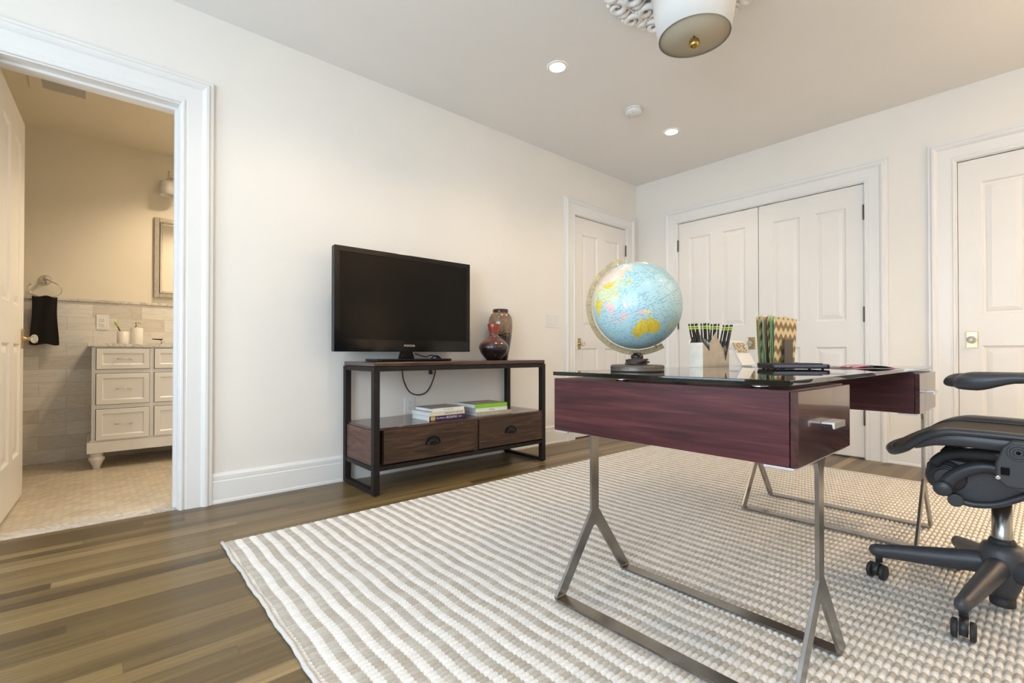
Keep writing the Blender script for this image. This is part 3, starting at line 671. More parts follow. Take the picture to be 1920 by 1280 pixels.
# ------------------------------------------------------------------ globe
GC=Vector((-.931,1.382,.992)); GR=.1463
t=thing('desk_globe',(GC.x,GC.y,GZ),'pale blue world globe on grey metal base at the near left corner of the desk','globe')
V=(Vector((0,0,.83))-GC).normalized(); right=Vector((0,0,1)).cross(V).normalized(); upv=V.cross(right)
ti=R(24); U=(upv*math.cos(ti)-right*math.sin(ti)).normalized(); Rr=(right*math.cos(ti)+upv*math.sin(ti)).normalized()
ph0=R(5.6); A=U*math.cos(ph0)+V*math.sin(ph0); E0=V*math.cos(ph0)-U*math.sin(ph0); E1=A.cross(E0); L0=R(135)
POLY=[
 ('y',[(114,-22),(114,-34),(118,-35),(124,-33),(131,-31.5),(135,-35),(138,-35.5),(141,-38.5),(147,-39),(150,-37),(153,-31),(153,-26),(149,-21),(146,-19),(145,-15),(142.5,-11),(141,-14),(140,-17.5),(136,-15),(136.5,-12),(131,-11.5),(129,-15),(126,-14),(122,-18),(117,-20.5)]),
 ('y',[(68,24),(70,21),(73,20),(73,16),(77,8),(80,13),(82,17),(87,21),(89,26),(95,28),(90,28),(80,30),(75,34),(72,28)]),
 ('y',[(88,49),(96,43),(105,41.5),(112,43),(118,47),(116,50),(108,49),(100,51),(92,50)]),
 ('g',[(74,39),(80,33),(88,28),(98,27),(99,22),(108,21),(114,22),(120,26),(122,31),(119,35),(122,37),(121,40),(130,42),(134,48),(126,53),(120,50),(118,47),(112,43),(105,41.5),(96,43),(88,49),(80,45)]),
 ('r',[(40,50),(55,52),(75,54),(88,49.5),(98,52),(108,49.5),(120,52),(127,53),(134,48),(131,43),(140,50),(138,54),(150,60),(156,51),(162,58),(178,65),(180,70),(140,73),(105,78),(70,73),(40,68)]),
 ('k',[(50,46),(60,40),(72,40),(82,46),(87,49),(75,53),(60,52),(50,50)]),
 ('p',[(92,21),(95,16),(98,16),(98,9),(101,5),(103.5,1.5),(103,6),(100,12),(105,9),(109,12),(109,15),(106,19),(101,22),(96,27)]),
 ('y',[(98,17),(99,9),(101,12),(105,14),(104,18),(100,19)]),
 ('p',[(95,5.5),(98,4),(104,-2),(106,-5.5),(102,-4),(98,1)]),('p',[(109,1),(111,-3),(116,-4),(119,2),(119,5),(116,7),(113,3)]),
 ('p',[(105,-6),(114,-7),(114,-8.5),(106,-7.5)]),('p',[(119,-5),(120,1),(125,1),(121,-4)]),
 ('p',[(131,-1),(138,-2),(141,-2.6),(141,-9),(138,-8),(133,-4)]),('k',[(141,-2.6),(147,-6),(150,-10),(144,-8),(141,-9)]),
 ('p',[(120,18),(122,18),(126,7),(122,8),(120,14)]),
 ('y',[(130,31),(132,34),(137,35),(141,36),(142,41),(145,43),(142,45),(139,40),(136,36.5),(131,34.5)]),
 ('k',[(125,38),(126.5,34.5),(129,35),(129,38),(130,42),(126,40)]),('y',[(80,9.5),(82,8),(81,6),(79.8,7)]),
 ('k',[(60,25),(68,24),(75,34),(72,38),(60,38)]),('y',[(172.5,-34.5),(178,-38),(175,-41.5),(167,-46),(170,-43)]),
 ('r',[(-168,66),(-160,58),(-150,60),(-130,55),(-124,48),(-124,40),(-117,33),(-106,23),(-97,16),(-84,10),(-84,16),(-90,21),(-97,26),(-83,30),(-80,26),(-75,36),(-65,45),(-56,52),(-78,62),(-94,60),(-85,70),(-120,71),(-156,71)]),
 ('g',[(-81,-5),(-75,-15),(-70,-20),(-73,-40),(-74,-52),(-66,-54),(-62,-40),(-48,-26),(-35,-8),(-50,1),(-62,10),(-77,8)]),
 ('k',[(-17,15),(-6,35),(10,37),(32,31),(43,12),(51,11),(40,-15),(33,-28),(20,-35),(12,-17),(9,4),(-8,5)]),
]
def inpoly(x,y,P):
    c=False; j=len(P)-1
    for i in range(len(P)):
        xi,yi=P[i]; xj,yj=P[j]
        if (yi>y)!=(yj>y) and x<(xj-xi)*(y-yi)/(yj-yi)+xi: c=not c
        j=i
    return c
BB=[(min(p[0] for p in P),max(p[0] for p in P),min(p[1] for p in P),max(p[1] for p in P)) for _,P in POLY]
def globemat(name,c,land):
    m,nt,b=newmat(name); uv=N(nt,'ShaderNodeUVMap'); 
    sp=N(nt,'ShaderNodeSeparateXYZ'); nt.links.new(uv.outputs[0],sp.inputs[0])
    def MM(op,a_,b_=None,c_=None):
        n=N(nt,'ShaderNodeMath',operation=op)
        for i,x in enumerate((a_,b_,c_)):
            if x is None: continue
            if isinstance(x,(int,float)): n.inputs[i].default_value=x
            else: nt.links.new(x,n.inputs[i])
        return n.outputs[0]
    rv=MM('MULTIPLY',sp.outputs['Y'],96.); rid=MM('FLOOR',rv); rfr=MM('FRACT',rv)
    cb=N(nt,'ShaderNodeCombineXYZ'); nt.links.new(MM('MULTIPLY',sp.outputs['X'],95.),cb.inputs['X']); nt.links.new(MM('MULTIPLY',rid,3.7),cb.inputs['Y'])
    nz=N(nt,'ShaderNodeTexNoise',noise_dimensions='2D'); nz.inputs['Scale'].default_value=1; nz.inputs['Detail'].default_value=0; nt.links.new(cb.outputs[0],nz.inputs['Vector'])
    word=MM('GREATER_THAN',nz.outputs['Fac'],.56 if not land else .53)
    cl_=N(nt,'ShaderNodeCombineXYZ'); nt.links.new(MM('MULTIPLY',sp.outputs['X'],620.),cl_.inputs['X']); nt.links.new(rv,cl_.inputs['Y'])
    lt_=N(nt,'ShaderNodeTexNoise',noise_dimensions='2D'); lt_.inputs['Scale'].default_value=1; nt.links.new(cl_.outputs[0],lt_.inputs['Vector'])
    letter=MM('MULTIPLY_ADD',lt_.outputs['Fac'],1.6,-.1)
    band=MM('MULTIPLY',MM('GREATER_THAN',rfr,.28),MM('LESS_THAN',rfr,.66))
    m2=N(nt,'ShaderNodeMapping'); m2.inputs['Scale'].default_value=(14,9,1); nt.links.new(uv.outputs[0],m2.inputs['Vector'])
    n2=N(nt,'ShaderNodeTexNoise',noise_dimensions='2D'); n2.inputs['Scale'].default_value=1; nt.links.new(m2.outputs[0],n2.inputs['Vector'])
    gate=MM('GREATER_THAN',n2.outputs['Fac'],.40)
    txt=MM('MULTIPLY',MM('MULTIPLY',word,band),MM('MULTIPLY',gate,letter))
    r=N(nt,'ShaderNodeClamp'); nt.links.new(txt,r.inputs['Value'])
    # graticule
    sep=N(nt,'ShaderNodeSeparateXYZ'); nt.links.new(uv.outputs[0],sep.inputs[0])
    def line(out,k,w):
        a=N(nt,'ShaderNodeMath',operation='MULTIPLY'); a.inputs[1].default_value=k; nt.links.new(out,a.inputs[0])
        f=N(nt,'ShaderNodeMath',operation='FRACT'); nt.links.new(a.outputs[0],f.inputs[0]); l=N(nt,'ShaderNodeMath',operation='LESS_THAN'); l.inputs[1].default_value=w; nt.links.new(f.outputs[0],l.inputs[0]); return l.outputs[0]
    g1=line(sep.outputs['X'],24,.02); g2=line(sep.outputs['Y'],12,.02)
    mxg=N(nt,'ShaderNodeMath',operation='MAXIMUM'); nt.links.new(g1,mxg.inputs[0]); nt.links.new(g2,mxg.inputs[1])
    a=N(nt,'ShaderNodeMath',operation='MULTIPLY'); a.inputs[1].default_value=.28; nt.links.new(mxg.outputs[0],a.inputs[0])
    d=N(nt,'ShaderNodeMath',operation='MULTIPLY'); d.inputs[1].default_value=.85 if not land else .75; nt.links.new(r.outputs[0],d.inputs[0])
    mm=N(nt,'ShaderNodeMath',operation='MAXIMUM'); nt.links.new(a.outputs[0],mm.inputs[0]); nt.links.new(d.outputs[0],mm.inputs[1])
    mx=N(nt,'ShaderNodeMix',data_type='RGBA'); nt.links.new(mm.outputs[0],mx.inputs['Factor']); mx.inputs['A'].default_value=(*c,1); mx.inputs['B'].default_value=(.06,.09,.14,1) if not land else (.25,.13,.06,1)
    nt.links.new(mx.outputs['Result'],b.inputs['Base Color']); b.inputs['Roughness'].default_value=.32; b.inputs['Coat Weight'].default_value=.25
    return m
GM={'o':globemat('globe_ocean',(.40,.60,.63),False),'y':globemat('globe_yellow_land',(.80,.56,.06),True),'g':globemat('globe_green_land',(.62,.68,.40),True),
    'r':globemat('globe_pink_beige_land',(.75,.58,.46),True),'p':globemat('globe_pink_land',(.78,.50,.48),True),'k':globemat('globe_pale_yellow_land',(.74,.64,.30),True),
    'e':pm('globe_equator_line',(.10,.05,.05),.4),'w':pm('globe_ice',(.75,.78,.76),.35)}
keys=list(GM)
me=bpy.data.meshes.new('globe_ball'); NX,NY=300,150; vs=[];fs=[];fm=[];uvs=[]
for j in range(NY+1):
    la=-PI/2+PI*j/NY
    for i in range(NX):
        lo=-PI+2*PI*i/NX; d=lo-L0
        vs.append((A*math.sin(la)+(E0*math.cos(d)+E1*math.sin(d))*math.cos(la))*GR+GC-WL[t.name])
for j in range(NY):
    for i in range(NX):
        k=(i+1)%NX; fs.append((j*NX+i,j*NX+k,(j+1)*NX+k,(j+1)*NX+i))
        lon=-180+360*(i+.5)/NX; lat=-90+180*(j+.5)/NY; c='o'
        if lat<-70 or (lat>78): c='w'
        else:
            for (kk,P),bb in zip(POLY,BB):
                if bb[0]<=lon<=bb[1] and bb[2]<=lat<=bb[3] and inpoly(lon,lat,P): c=kk; break
        if j==NY//2: c='e'
        fm.append(keys.index(c)); u0,u1=i/NX,(i+1)/NX; v0,v1=j/NY,(j+1)/NY; uvs+=[(u0,v0),(u1,v0),(u1,v1),(u0,v1)]
# make the equator row thin
for i in range(NX):
    for jj in (NY//2+1,):
        d=-PI+2*PI*i/NX-L0; la=R(.28); vs[jj*NX+i]=(A*math.sin(la)+(E0*math.cos(d)+E1*math.sin(d))*math.cos(la))*GR+GC-WL[t.name]
me.from_pydata(vs,[],fs)
for k in keys: me.materials.append(GM[k])
for p,mi in zip(me.polygons,fm): p.material_index=mi; p.use_smooth=True
ul=me.uv_layers.new(name='UVMap')
for k,uv in enumerate(uvs): ul.data[k].uv=uv
o=bpy.data.objects.new('globe_ball',me); COL.objects.link(o); o.parent=t; WL[o.name]=WL[t.name]
# meridian arc
mb=MB(); n=64; ri,ro,th=GR+.0065,GR+.024,.0035; W_=Rr.cross(A).normalized()
vsA=[]; 
for k in range(n+1):
    a=R(-6)+R(194)*k/n   # from a little past north over the left side to past south
    dr=A*math.cos(a)-Rr*math.sin(a)
    for rr,ww in ((ri,-th),(ro,-th),(ro,th),(ri,th)): vsA.append(GC+dr*rr+W_*ww)
fsA=[]
for k in range(n):
    for q in range(4): r_=(q+1)%4; fsA.append((k*4+q,k*4+r_,(k+1)*4+r_,(k+1)*4+q))
fsA+=[(0,1,2,3),(n*4,n*4+1,n*4+2,n*4+3)]
mb.add(vsA,fsA,False); ar=part('meridian_arc',mb,M_meridian,t,.0006)
mb=MB()
for k in range(2,36):
    a=R(180)*k/37; dr=A*math.cos(a)-Rr*math.sin(a); 
    ln=.008 if k%2 else .005
    p0=GC+dr*(ri+.001)+W_*(-th-.0003); 
    if (Vector((0,0,.83))-GC).dot(W_)>0: p0=GC+dr*(ri+.001)+W_*(th+.0001)
    mb.tube([p0,p0+dr*ln],.0005,4)
part('degree_marks',mb,M_globebase,ar)
for s_ in (1,-1):
    part('axis_pin',MB().cyl(GC+A*s_*(GR-.004),GC+A*s_*(GR+.012),.004,n=12),M_alu,t)
bx,by=GC.x,GC.y
part('globe_base',MB().lathe([(.0865,0),(.088,.002),(.0885,.007),(.0875,.0085),(.0875,.0095),(.0875,.011),(.0865,.019),(.083,.0225),(.03,.024),(.001,.024)],(bx,by,GZ),64),M_globebase,t)
mb=MB()
for k in range(90):
    a=2*PI*k/90; a2=a+.06; mb.tube([(bx+.0875*math.cos(a),by+.0875*math.sin(a),GZ+.0105),(bx+.0868*math.cos(a2),by+.0868*math.sin(a2),GZ+.0195)],.0009,4)
part('base_ridges',mb,M_globebase,t)
part('stem',MB().lathe([(.034,.024),(.032,.028),(.020,.033),(.016,.040),(.020,.045),(.021,.052),(.014,.058),(.012,.062)],(bx,by,GZ),28),M_stem,t)
# coiled cord round the stem
pts=[]
for k in range(110):
    a=k*.21; rr=.027+.006*math.sin(k*.37)+.003*math.sin(k*.11); pts.append((bx+rr*math.cos(a)*1.25,by+rr*math.sin(a),GZ+.029+.010*(k/110)+.0035*math.sin(k*.23)))
pts+=[(bx+.03,by-.02,GZ+.047),(bx+.022,by-.022,GZ+.058),(bx+.012,by-.02,GZ+.0625)]
c_=part('globe_cord',MB().tube(smoothpath(pts,2),.0028,8),pm('brown_cord',(.07,.045,.035),.4),t)

# ------------------------------------------------------------------ pencil holder
hx0,hx1,hy0=-1.0525,-.9895,1.955; cw=.0622
t=thing('pencil_holder',((hx0+hx1)/2,hy0+2*cw,GZ),'brushed champagne metal pencil holder with zigzag cut top, right of the globe','pencil holder')
hy1=hy0+4*cw; w_=.0018
zz=[(hy0,.877),(hy0+cw-.002,.841),(hy0+cw+.002,.878),(hy0+2*cw-.002,.926),(hy0+2*cw+.002,.905),(hy0+3*cw,.853),(hy1,.889)]
mb=MB(); mb.prism([(hy0,GZ+.0005),(hy1,GZ+.0005)]+zz[::-1],0,hx1-w_,hx1)
zb=[(hy0,.877),(hy0+cw,.930),(hy0+2*cw,.872),(hy0+3*cw,.905),(hy1,.889)]
mb.prism([(hy0,GZ+.0005),(hy1,GZ+.0005)]+zb[::-1],0,hx0,hx0+w_)
mb.box((hx0+w_,hy0,GZ+.0005),(hx1-w_,hy0+w_,.877)); mb.box((hx0+w_,hy1-w_,GZ+.0005),(hx1-w_,hy1,.889)); mb.box((hx0+w_,hy0+w_,GZ+.0005),(hx1-w_,hy1-w_,GZ+.0025))
part('holder_body',mb,M_pewter,t)
for k,(za,zb_) in enumerate(((.930,.878),(.872,.905),(.905,.853))):
    y=hy0+(k+1)*cw
    part('divider',MB().prism([(hx0+w_+.0004,GZ+.0028),(hx1-w_-.0004,GZ+.0028),(hx1-w_-.0004,zb_-.002),(hx0+w_+.0004,za-.002)],1,y-.0008,y+.0008),M_pewter,t)
# pencils
def pencil(base,top,label,group,first=[]):
    base=Vector(base); top=Vector(top); L=(top-base).length
    if not first:
        t=thing('pencil',base,label,'pencil',group)
        z=base
        part('barrel',MB().tube([z+Vector((0,0,0)),z+Vector((0,0,.004)),z+Vector((0,0,L-.026))],[.0041,.0042,.0042],6),M_pencil,t)
        fe=MB(); fe.mat(PG).cyl(z+Vector((0,0,L-.026)),z+Vector((0,0,L-.009)),.0038,n=12); fe.mat(PY)
        for h in (.0225,.0125): fe.cyl(z+Vector((0,0,L-h-.002)),z+Vector((0,0,L-h+.002)),.0041,n=12)
        part('ferrule',fe,None,t); part('eraser',MB().cyl(z+Vector((0,0,L-.009)),z+Vector((0,0,L)),.0036,n=12),M_eraser,t)
        first.append(t); first.append(L)
    else:
        src=first[0]; t=src.copy(); COL.objects.link(t)
        for ch in list(src.children): c2=ch.copy(); COL.objects.link(c2); c2.parent=t
        tag(t,label,'pencil',group)
    t.location=base; d=(top-base).normalized(); t.rotation_mode='QUATERNION'; t.rotation_quaternion=Vector((0,0,1)).rotation_difference(d)
    return t
PG=pm('green_ferrule',(.16,.36,.03),.3,.5); PY=pm('yellow_green_band',(.66,.80,.08),.3,.3)
PL=.178
BUN=[ # n, tops x range, y, ztop, bottom shift
 (5,-1.067,-1.031,1.985,.961,.036,'black pencil with green ferrule in the front cell of the metal holder, leaning left','pencils in the front cell of the holder'),
 (4,-1.042,-1.012,2.047,.964,.010,'black pencil with green ferrule in the second cell of the metal holder','pencils in the second cell of the holder'),
 (4,-1.025,-.995,2.111,.970,-.014,'black pencil with green ferrule behind the tall peak of the metal holder','pencils in the third cell of the holder'),
 (5,-1.0,-.962,2.172,.951,-.036,'black pencil with green ferrule in the far right cell of the holder, leaning right','pencils in the far cell of the holder')]
for n_,xa,xb,y,zt,sh,lb,gr in BUN:
    for k in range(n_):
        x=xa+(xb-xa)*k/(n_-1); base=Vector((x+sh,y+(.004 if k%2 else -.004),GZ+.0035)); base.x=min(max(base.x,hx0+.006),hx1-.006)
        top=Vector((x,y+(.003 if k%2 else -.003),zt)); d=(top-base).normalized(); pencil(base,base+d*PL if False else top,lb,gr)

# ------------------------------------------------------------------ leaning card stand
t=thing('card_stand',(-.99,2.40,GZ),'white slanted card stand with brown floral print, between the pencil holder and file sorter','stand')
def slab(x0,z0,x1,z1,th,ya,yb):
    d=Vector((x1-x0,0,z1-z0)).normalized(); nrm=Vector((d.z,0,-d.x)); a=Vector((x0,0,z0)); b_=Vector((x1,0,z1)); P=[a,a+nrm*th,b_+nrm*th,b_]
    return MB().prism([(p.x,p.z) for p in P],1,ya,yb)
part('card_block',slab(-.978,GZ+.001,-1.040,.888,.010,2.30,2.45),M_paper,t,.001)
part('printed_card',slab(-1.0085+.0105,.835,-1.034+.0105,.8835,.0006,2.308,2.442),M_floral,t)

# ------------------------------------------------------------------ file sorter and folders
t=thing('file_sorter',(-.99,2.76,GZ),'dark taupe metal file sorter holding patterned folders at the far edge of the desk','file sorter')
part('sorter_base',MB().box((-1.03,2.62,GZ+.006),(-.925,2.90,GZ+.012)),M_taupe,t,.001)
for y in (2.65,2.87):
    for x in (-1.01,-.945): part('foot',MB().cyl((x,y,GZ+.0002),(x,y,GZ+.006),.007,n=14),M_rubber,t)
part('front_plate',MB().box((-.927,2.70,GZ+.012),(-.924,2.82,.905)),M_taupe,t,.0006)
part('back_plate',MB().box((-1.033,2.70,GZ+.012),(-1.030,2.82,.905)),M_taupe,t,.0006)
def folder(i,x,dx,matA,matB,label,tabY,h=.235):
    y0,y1=2.60,2.925; z0=GZ+.0125
    t=thing('file_folder',(x,(y0+y1)/2,z0),label,'folder','folders in the desk file sorter')
    def sheet(sgn,mat,top):
        mb=MB(); pr=[]
        for k in range(9):
            u=k/8; pr.append((x+sgn*(.001+dx*math.sin(u*PI*.55)*.9*(1 if u<1 else 1)),z0+top*u))
        P=[(a,b_) for a,b_ in pr]+[(a+.0008*sgn,b_) for a,b_ in pr[::-1]]
        # narrower at the bottom
        n=len(P); vs=[(a,y0+.018*(1-(b_-z0)/top),b_) for a,b_ in P]+[(a,y1-.018*(1-(b_-z0)/top),b_) for a,b_ in P]
        mb.add(vs,[(q,(q+1)%n,n+(q+1)%n,n+q) for q in range(n)]+[tuple(range(n)),tuple(range(n,2*n))],False)
        return mb
    part('front_sheet',sheet(1,matA,h),matA,t); part('back_sheet',sheet(-1,matB,h+.004),matB,t)
    zt=z0+h+.004; xx=x-(.001+dx*math.sin(PI*.55)*.9)
    part('tab',MB().box((xx-.0008,tabY,zt-.002),(xx,tabY+.075,zt+.010)),M_fcream,t)
folder(0,-1.021,.005,M_fgreen,M_fcream,'sage green folder at the left end of the file sorter',2.62)
folder(1,-1.0035,.007,M_fmint,M_chev,'mint green folder, second from left in the file sorter',2.80)
folder(2,-.985,.0075,M_fbrown,M_fcream,'dark brown folder gaping open in the middle of the file sorter',2.66)
folder(3,-.966,.006,M_fgreen,M_chev,'pale green folder just behind the patterned one in the file sorter',2.62)
folder(4,-.9475,.007,M_chev,M_fmint,'folder with brown and cream chevron front facing the chair',2.76)

# ------------------------------------------------------------------ keyboard-like device, papers, magazine
t=thing('keyboard',(-.667,2.03,GZ),'slim black keyboard with blue grey side lying near the middle of the glass desk','keyboard',rotz=R(48.5))
o_=Vector((-.667,2.03,GZ))
part('keyboard_case',MB().prism([(o_.y-.052,GZ+.003),(o_.y-.056,GZ+.008),(o_.y-.056,GZ+.016),(o_.y-.050,GZ+.020),(o_.y+.055,GZ+.021),(o_.y+.058,GZ+.012),(o_.y+.052,GZ+.003)],0,o_.x-.108,o_.x+.108),M_black,t,.002)
part('side_band',MB().box((o_.x-.102,o_.y-.0585,GZ+.0075),(o_.x+.094,o_.y-.0555,GZ+.0165)),M_keygrey,t,.001)
for k in range(4):
    x=o_.x+(-.09 if k%2 else .09); y=o_.y+(-.04 if k<2 else .04); part('foot',MB().cyl((x,y,GZ+.0002),(x,y,GZ+.004),.005,n=12),M_rubber,t)
mb=MB()
for i in range(12):
    for j in range(5): x=o_.x-.100+i*.0158; y=o_.y-.045+j*.0185; mb.box((x,y,GZ+.0198),(x+.0135,y+.016,GZ+.0232))
k_=part('keys',mb,M_black,t,.0008)
t=thing('paper_stack',(-.855,2.33,GZ),'small stack of white papers lying left of the black keyboard on the desk','paper',rotz=R(44))
c=Vector((-.855,2.33,GZ)); mb=MB()
for k in range(4): mb.box((c.x-.105+.003*(k%2),c.y-.05,GZ+.0005+k*.0014),(c.x+.10+.002*k,c.y+.055-.002*k,GZ+.0016+k*.0014))
part('sheets',mb,M_paper,t)
t=thing('magazine',(-.585,2.42,GZ),'open magazine with pink pages lying at the right of the keyboard on the desk','magazine',rotz=R(30))
c=Vector((-.585,2.42,GZ))
def page(sgn,hh,off):
    def f(u,v): return (c.x+sgn*u*.155,c.y-.11+.22*v,GZ+.0008+off+hh*math.sin(min(1,u*1.15)*PI)**.8*(1 if u>0 else 1)*.9+.002*(1-u))
    return MB().grid(f,14,6)
mb=MB(); 
for sgn,hh,off in ((1,.011,0),(1,.006,.0),(-1,.004,0),(-1,.002,0)):
    q=page(sgn,hh,off); mb.add(q.v,q.f,True)
p_=part('pages',mb,M_mag,t); md=p_.modifiers.new('s','SOLIDIFY'); md.thickness=.0006
part('cover',MB().box((c.x-.156,c.y-.112,GZ+.0001),(c.x+.156,c.y+.112,GZ+.0007)),M_paper,t)

# ------------------------------------------------------------------ media console
CX0,CX1,CY0,CY1=-3.050,-2.600,1.222,2.632
t=thing('media_console',((CX0+CX1)/2,(CY0+CY1)/2,0),'dark wood and black iron media console with two drawers against the left wall','console table')
f=.038; 
def bar(a,b_): part_list.append(MB().box(a,b_))
for x0,x1 in ((CX1-f,CX1),(CX0,CX0+f)):
    for y0,y1 in ((CY0,CY0+f),(CY1-f,CY1)):
        part('leg',MB().box((x0,y0,.006),(x1,y1,.752)),M_blackfr,t,.0015)
        part('foot',MB().cyl(((x0+x1)/2,(y0+y1)/2,0.0003),((x0+x1)/2,(y0+y1)/2,.006),.012,n=16),M_rubber,t)
for z0,z1 in ((.006,.030),(.142,.168),(.725,.752)):
    for y0,y1 in ((CY0+.002,CY0+f-.002),(CY1-f+.002,CY1-.002)):
        part('side_rail',MB().box((CX0+f,y0,z0),(CX1-f,y1,z1)),M_blackfr,t,.0015)
for z0,z1 in ((.142,.168),(.725,.752)):
    for x0,x1 in ((CX1-f+.002,CX1-.001),(CX0+.001,CX0+f-.002)):
        part('long_rail',MB().box((x0,CY0+f,z0),(x1,CY1-f,z1)),M_blackfr,t,.0015)
mb=MB().box((CX0+.002,CY0+.003,.7525),(CX1-.002,CY1-.003,.781)); part('tabletop',mb,M_espressotop,t,.008,3)
part('shelf',MB().box((CX0+.004,CY0+f-.0225,.3775),(CX1-.002,CY1-f+.0225,.3935)),M_espressotop,t,.001)
for y0,y1 in ((CY0+.008,CY0+.030),(CY1-.030,CY1-.008)): part('side_panel',MB().box((CX0+f+.001,y0,.169),(CX1-f-.001,y1,.377)),M_espressoside,t,.001)
part('back_panel',MB().box((CX0+.010,CY0+.040,.169),(CX0+.022,CY1-.040,.377)),M_espresso,t)
part('divider',MB().box((CX0+.03,1.950,.169),(CX1-.008,1.982,.377)),M_espresso,t,.001)
part('drawer_floor',MB().box((CX0+.024,CY0+.040,.1685),(CX1-.03,1.949,.176)).box((CX0+.024,1.983,.1685),(CX1-.03,CY1-.040,.176)),M_espresso,t)
for y0,y1 in ((CY0+.064,1.946),(1.988,CY1-.042)):
    d=part('drawer',MB().box((CX0+.06,y0,.1775),(CX1+.004,y1,.3755)),M_espresso,t,.002)
    yc=(y0+y1)/2+(.0 if y0<1.5 else -.02); zc=.278
    # cup pull: half dome
    def cup(u,v):
        a=PI*u; bq=PI/2*v
        return (CX1+.004+.024*math.sin(bq)*1.0*math.sin(a*1.0)**.5 if 0<u<1 else CX1+.004, yc-.052*math.cos(a)*(1-.0*v)*(.25+.75*math.cos(bq*.55)) , zc-.020+.044*math.sin(a)*math.cos(bq))
    mb=MB()
    def cup2(u,v):
        a=PI*u; b2=PI/2*v   # a across, b2 from wall rim to outer lip
        return (CX1+.004+.026*math.sin(b2)*(math.sin(a)**.6 if 0<u<1 else 0), yc-.046*math.cos(a), zc-.016+.040*math.sin(a)*math.cos(b2)**.8)
    mb.grid(cup2,20,10); cp=part('cup_pull',mb,M_gloss,d); md=cp.modifiers.new('s','SOLIDIFY'); md.thickness=.003
    part('pull_rim',MB().tube(smoothpath([(CX1+.0055,yc-.052,zc-.016),(CX1+.0055,yc-.046,zc+.012),(CX1+.0055,yc-.02,zc+.028),(CX1+.0055,yc+.02,zc+.028),(CX1+.0055,yc+.046,zc+.012),(CX1+.0055,yc+.052,zc-.016)],5),.0035,8),M_gloss,cp)

# ------------------------------------------------------------------ TV
TX=-2.85; ty0,ty1,tz0,tz1=1.084,2.090,.842,1.487
t=thing('television',(-2.86,1.585,.781),'large black flat screen television standing on the media console','television')
part('tv_housing',MB().box((TX-.045,ty0,tz0),(TX-.001,ty1,tz1)),M_black,t,.008,3)
bz=.030
mb=MB(); X0,X1=TX-.001,TX+.004
mb.box((X0,ty0+.001,tz0+.001),(X1,ty1-.001,tz0+.078)).box((X0,ty0+.001,tz1-.034),(X1,ty1-.001,tz1-.001)).box((X0,ty0+.001,tz0+.078),(X1,ty0+.034,tz1-.034)).box((X0,ty1-.034,tz0+.078),(X1,ty1-.001,tz1-.034))
bz_=part('bezel',mb,M_gloss,t,.001)
part('screen',MB().box((TX-.0009,ty0+.034,tz0+.078),(TX+.001,ty1-.034,tz1-.034)),M_screen,t)
part('tv_back',MB().box((TX-.085,ty0+.18,tz0+.06),(TX-.045,ty1-.18,tz1-.12)),M_black,t,.02,3)
part('neck',MB().prism([(1.535,.795),(1.640,.795),(1.622,.855),(1.553,.855)],0,TX-.055,TX-.015),M_gloss,t,.004)
part('stand_base',MB().prism([(TX-.13,1.34),(TX+.105,1.31),(TX+.125,1.33),(TX+.125,1.84),(TX+.105,1.86),(TX-.13,1.83)],2,.7815,.796),M_gloss,t,.005,3)
tag(textpart('logo','INSIGNIA',.020,(TX+.0043,1.590,tz0+.040),(0,1,0),(0,0,1),M_alu,bz_,.0002,.085),'small silver logo lettering')
# cable
t=thing('power_cable',(-2.99,1.78,.781),'black cable hanging in a loop from behind the television, under the console top','cable')
pts=[(-2.93,1.60,.795),(-3.0,1.62,.80),(-3.060,1.650,.785),(-3.061,1.652,.72),(-3.060,1.665,.634),(-3.058,1.71,.555),(-3.058,1.785,.529),(-3.058,1.855,.552),(-3.060,1.905,.630),(-3.061,1.929,.714),(-3.062,1.930,.790),(-3.0,1.93,.800),(-2.95,1.86,.815),(-2.92,1.80,.792)]
part('cord',MB().tube(smoothpath(pts,6),.0042,8),M_rubber,t)
part('plug',MB().cyl((-3.060,1.885,.725),(-3.060,1.886,.676),.011,.014,n=12),M_black,t,.001)
part('prong',MB().box((-3.063,1.880,.655),(-3.0615,1.883,.676)).box((-3.063,1.890,.655),(-3.0615,1.893,.676)),M_alu,t)
pts=[(-2.89,1.655,.83),(-2.86,1.72,.808),(-2.88,1.78,.818),(-2.90,1.86,.800),(-2.93,1.90,.788),(-3.0,1.90,.788),(-3.060,1.885,.78),(-3.060,1.885,.725)]
part('cord',MB().tube(smoothpath(pts,6),.0042,8),M_rubber,t)

# ------------------------------------------------------------------ vases
t=thing('vase',(-2.80,2.278,.7812),'red and black glazed vase with flared neck, in front of the taller vase','vase')
part('vase_body',MB().lathe([(.052,0),(.056,.004),(.075,.025),(.098,.055),(.111,.085),(.112,.105),(.103,.122),(.086,.142),(.082,.144),(.066,.158),(.045,.176),(.033,.192),(.034,.2),(.043,.235),(.050,.268),(.048,.2725),(.041,.24),(.030,.20)],t.location,56),M_vred,t)
t=thing('vase',(-2.945,2.466,.7812),'tall amber and black mottled vase with dark rim, at the right on the console','vase')
part('vase_body',MB().lathe([(.055,0),(.058,.004),(.068,.05),(.080,.11),(.091,.18),(.0975,.25),(.0975,.30),(.092,.335),(.078,.362),(.064,.378)],t.location,56),M_vamber,t)
part('vase_rim',MB().lathe([(.063,.377),(.064,.382),(.0635,.402),(.060,.405),(.052,.404),(.050,.38)],t.location,56),M_vrim,t)

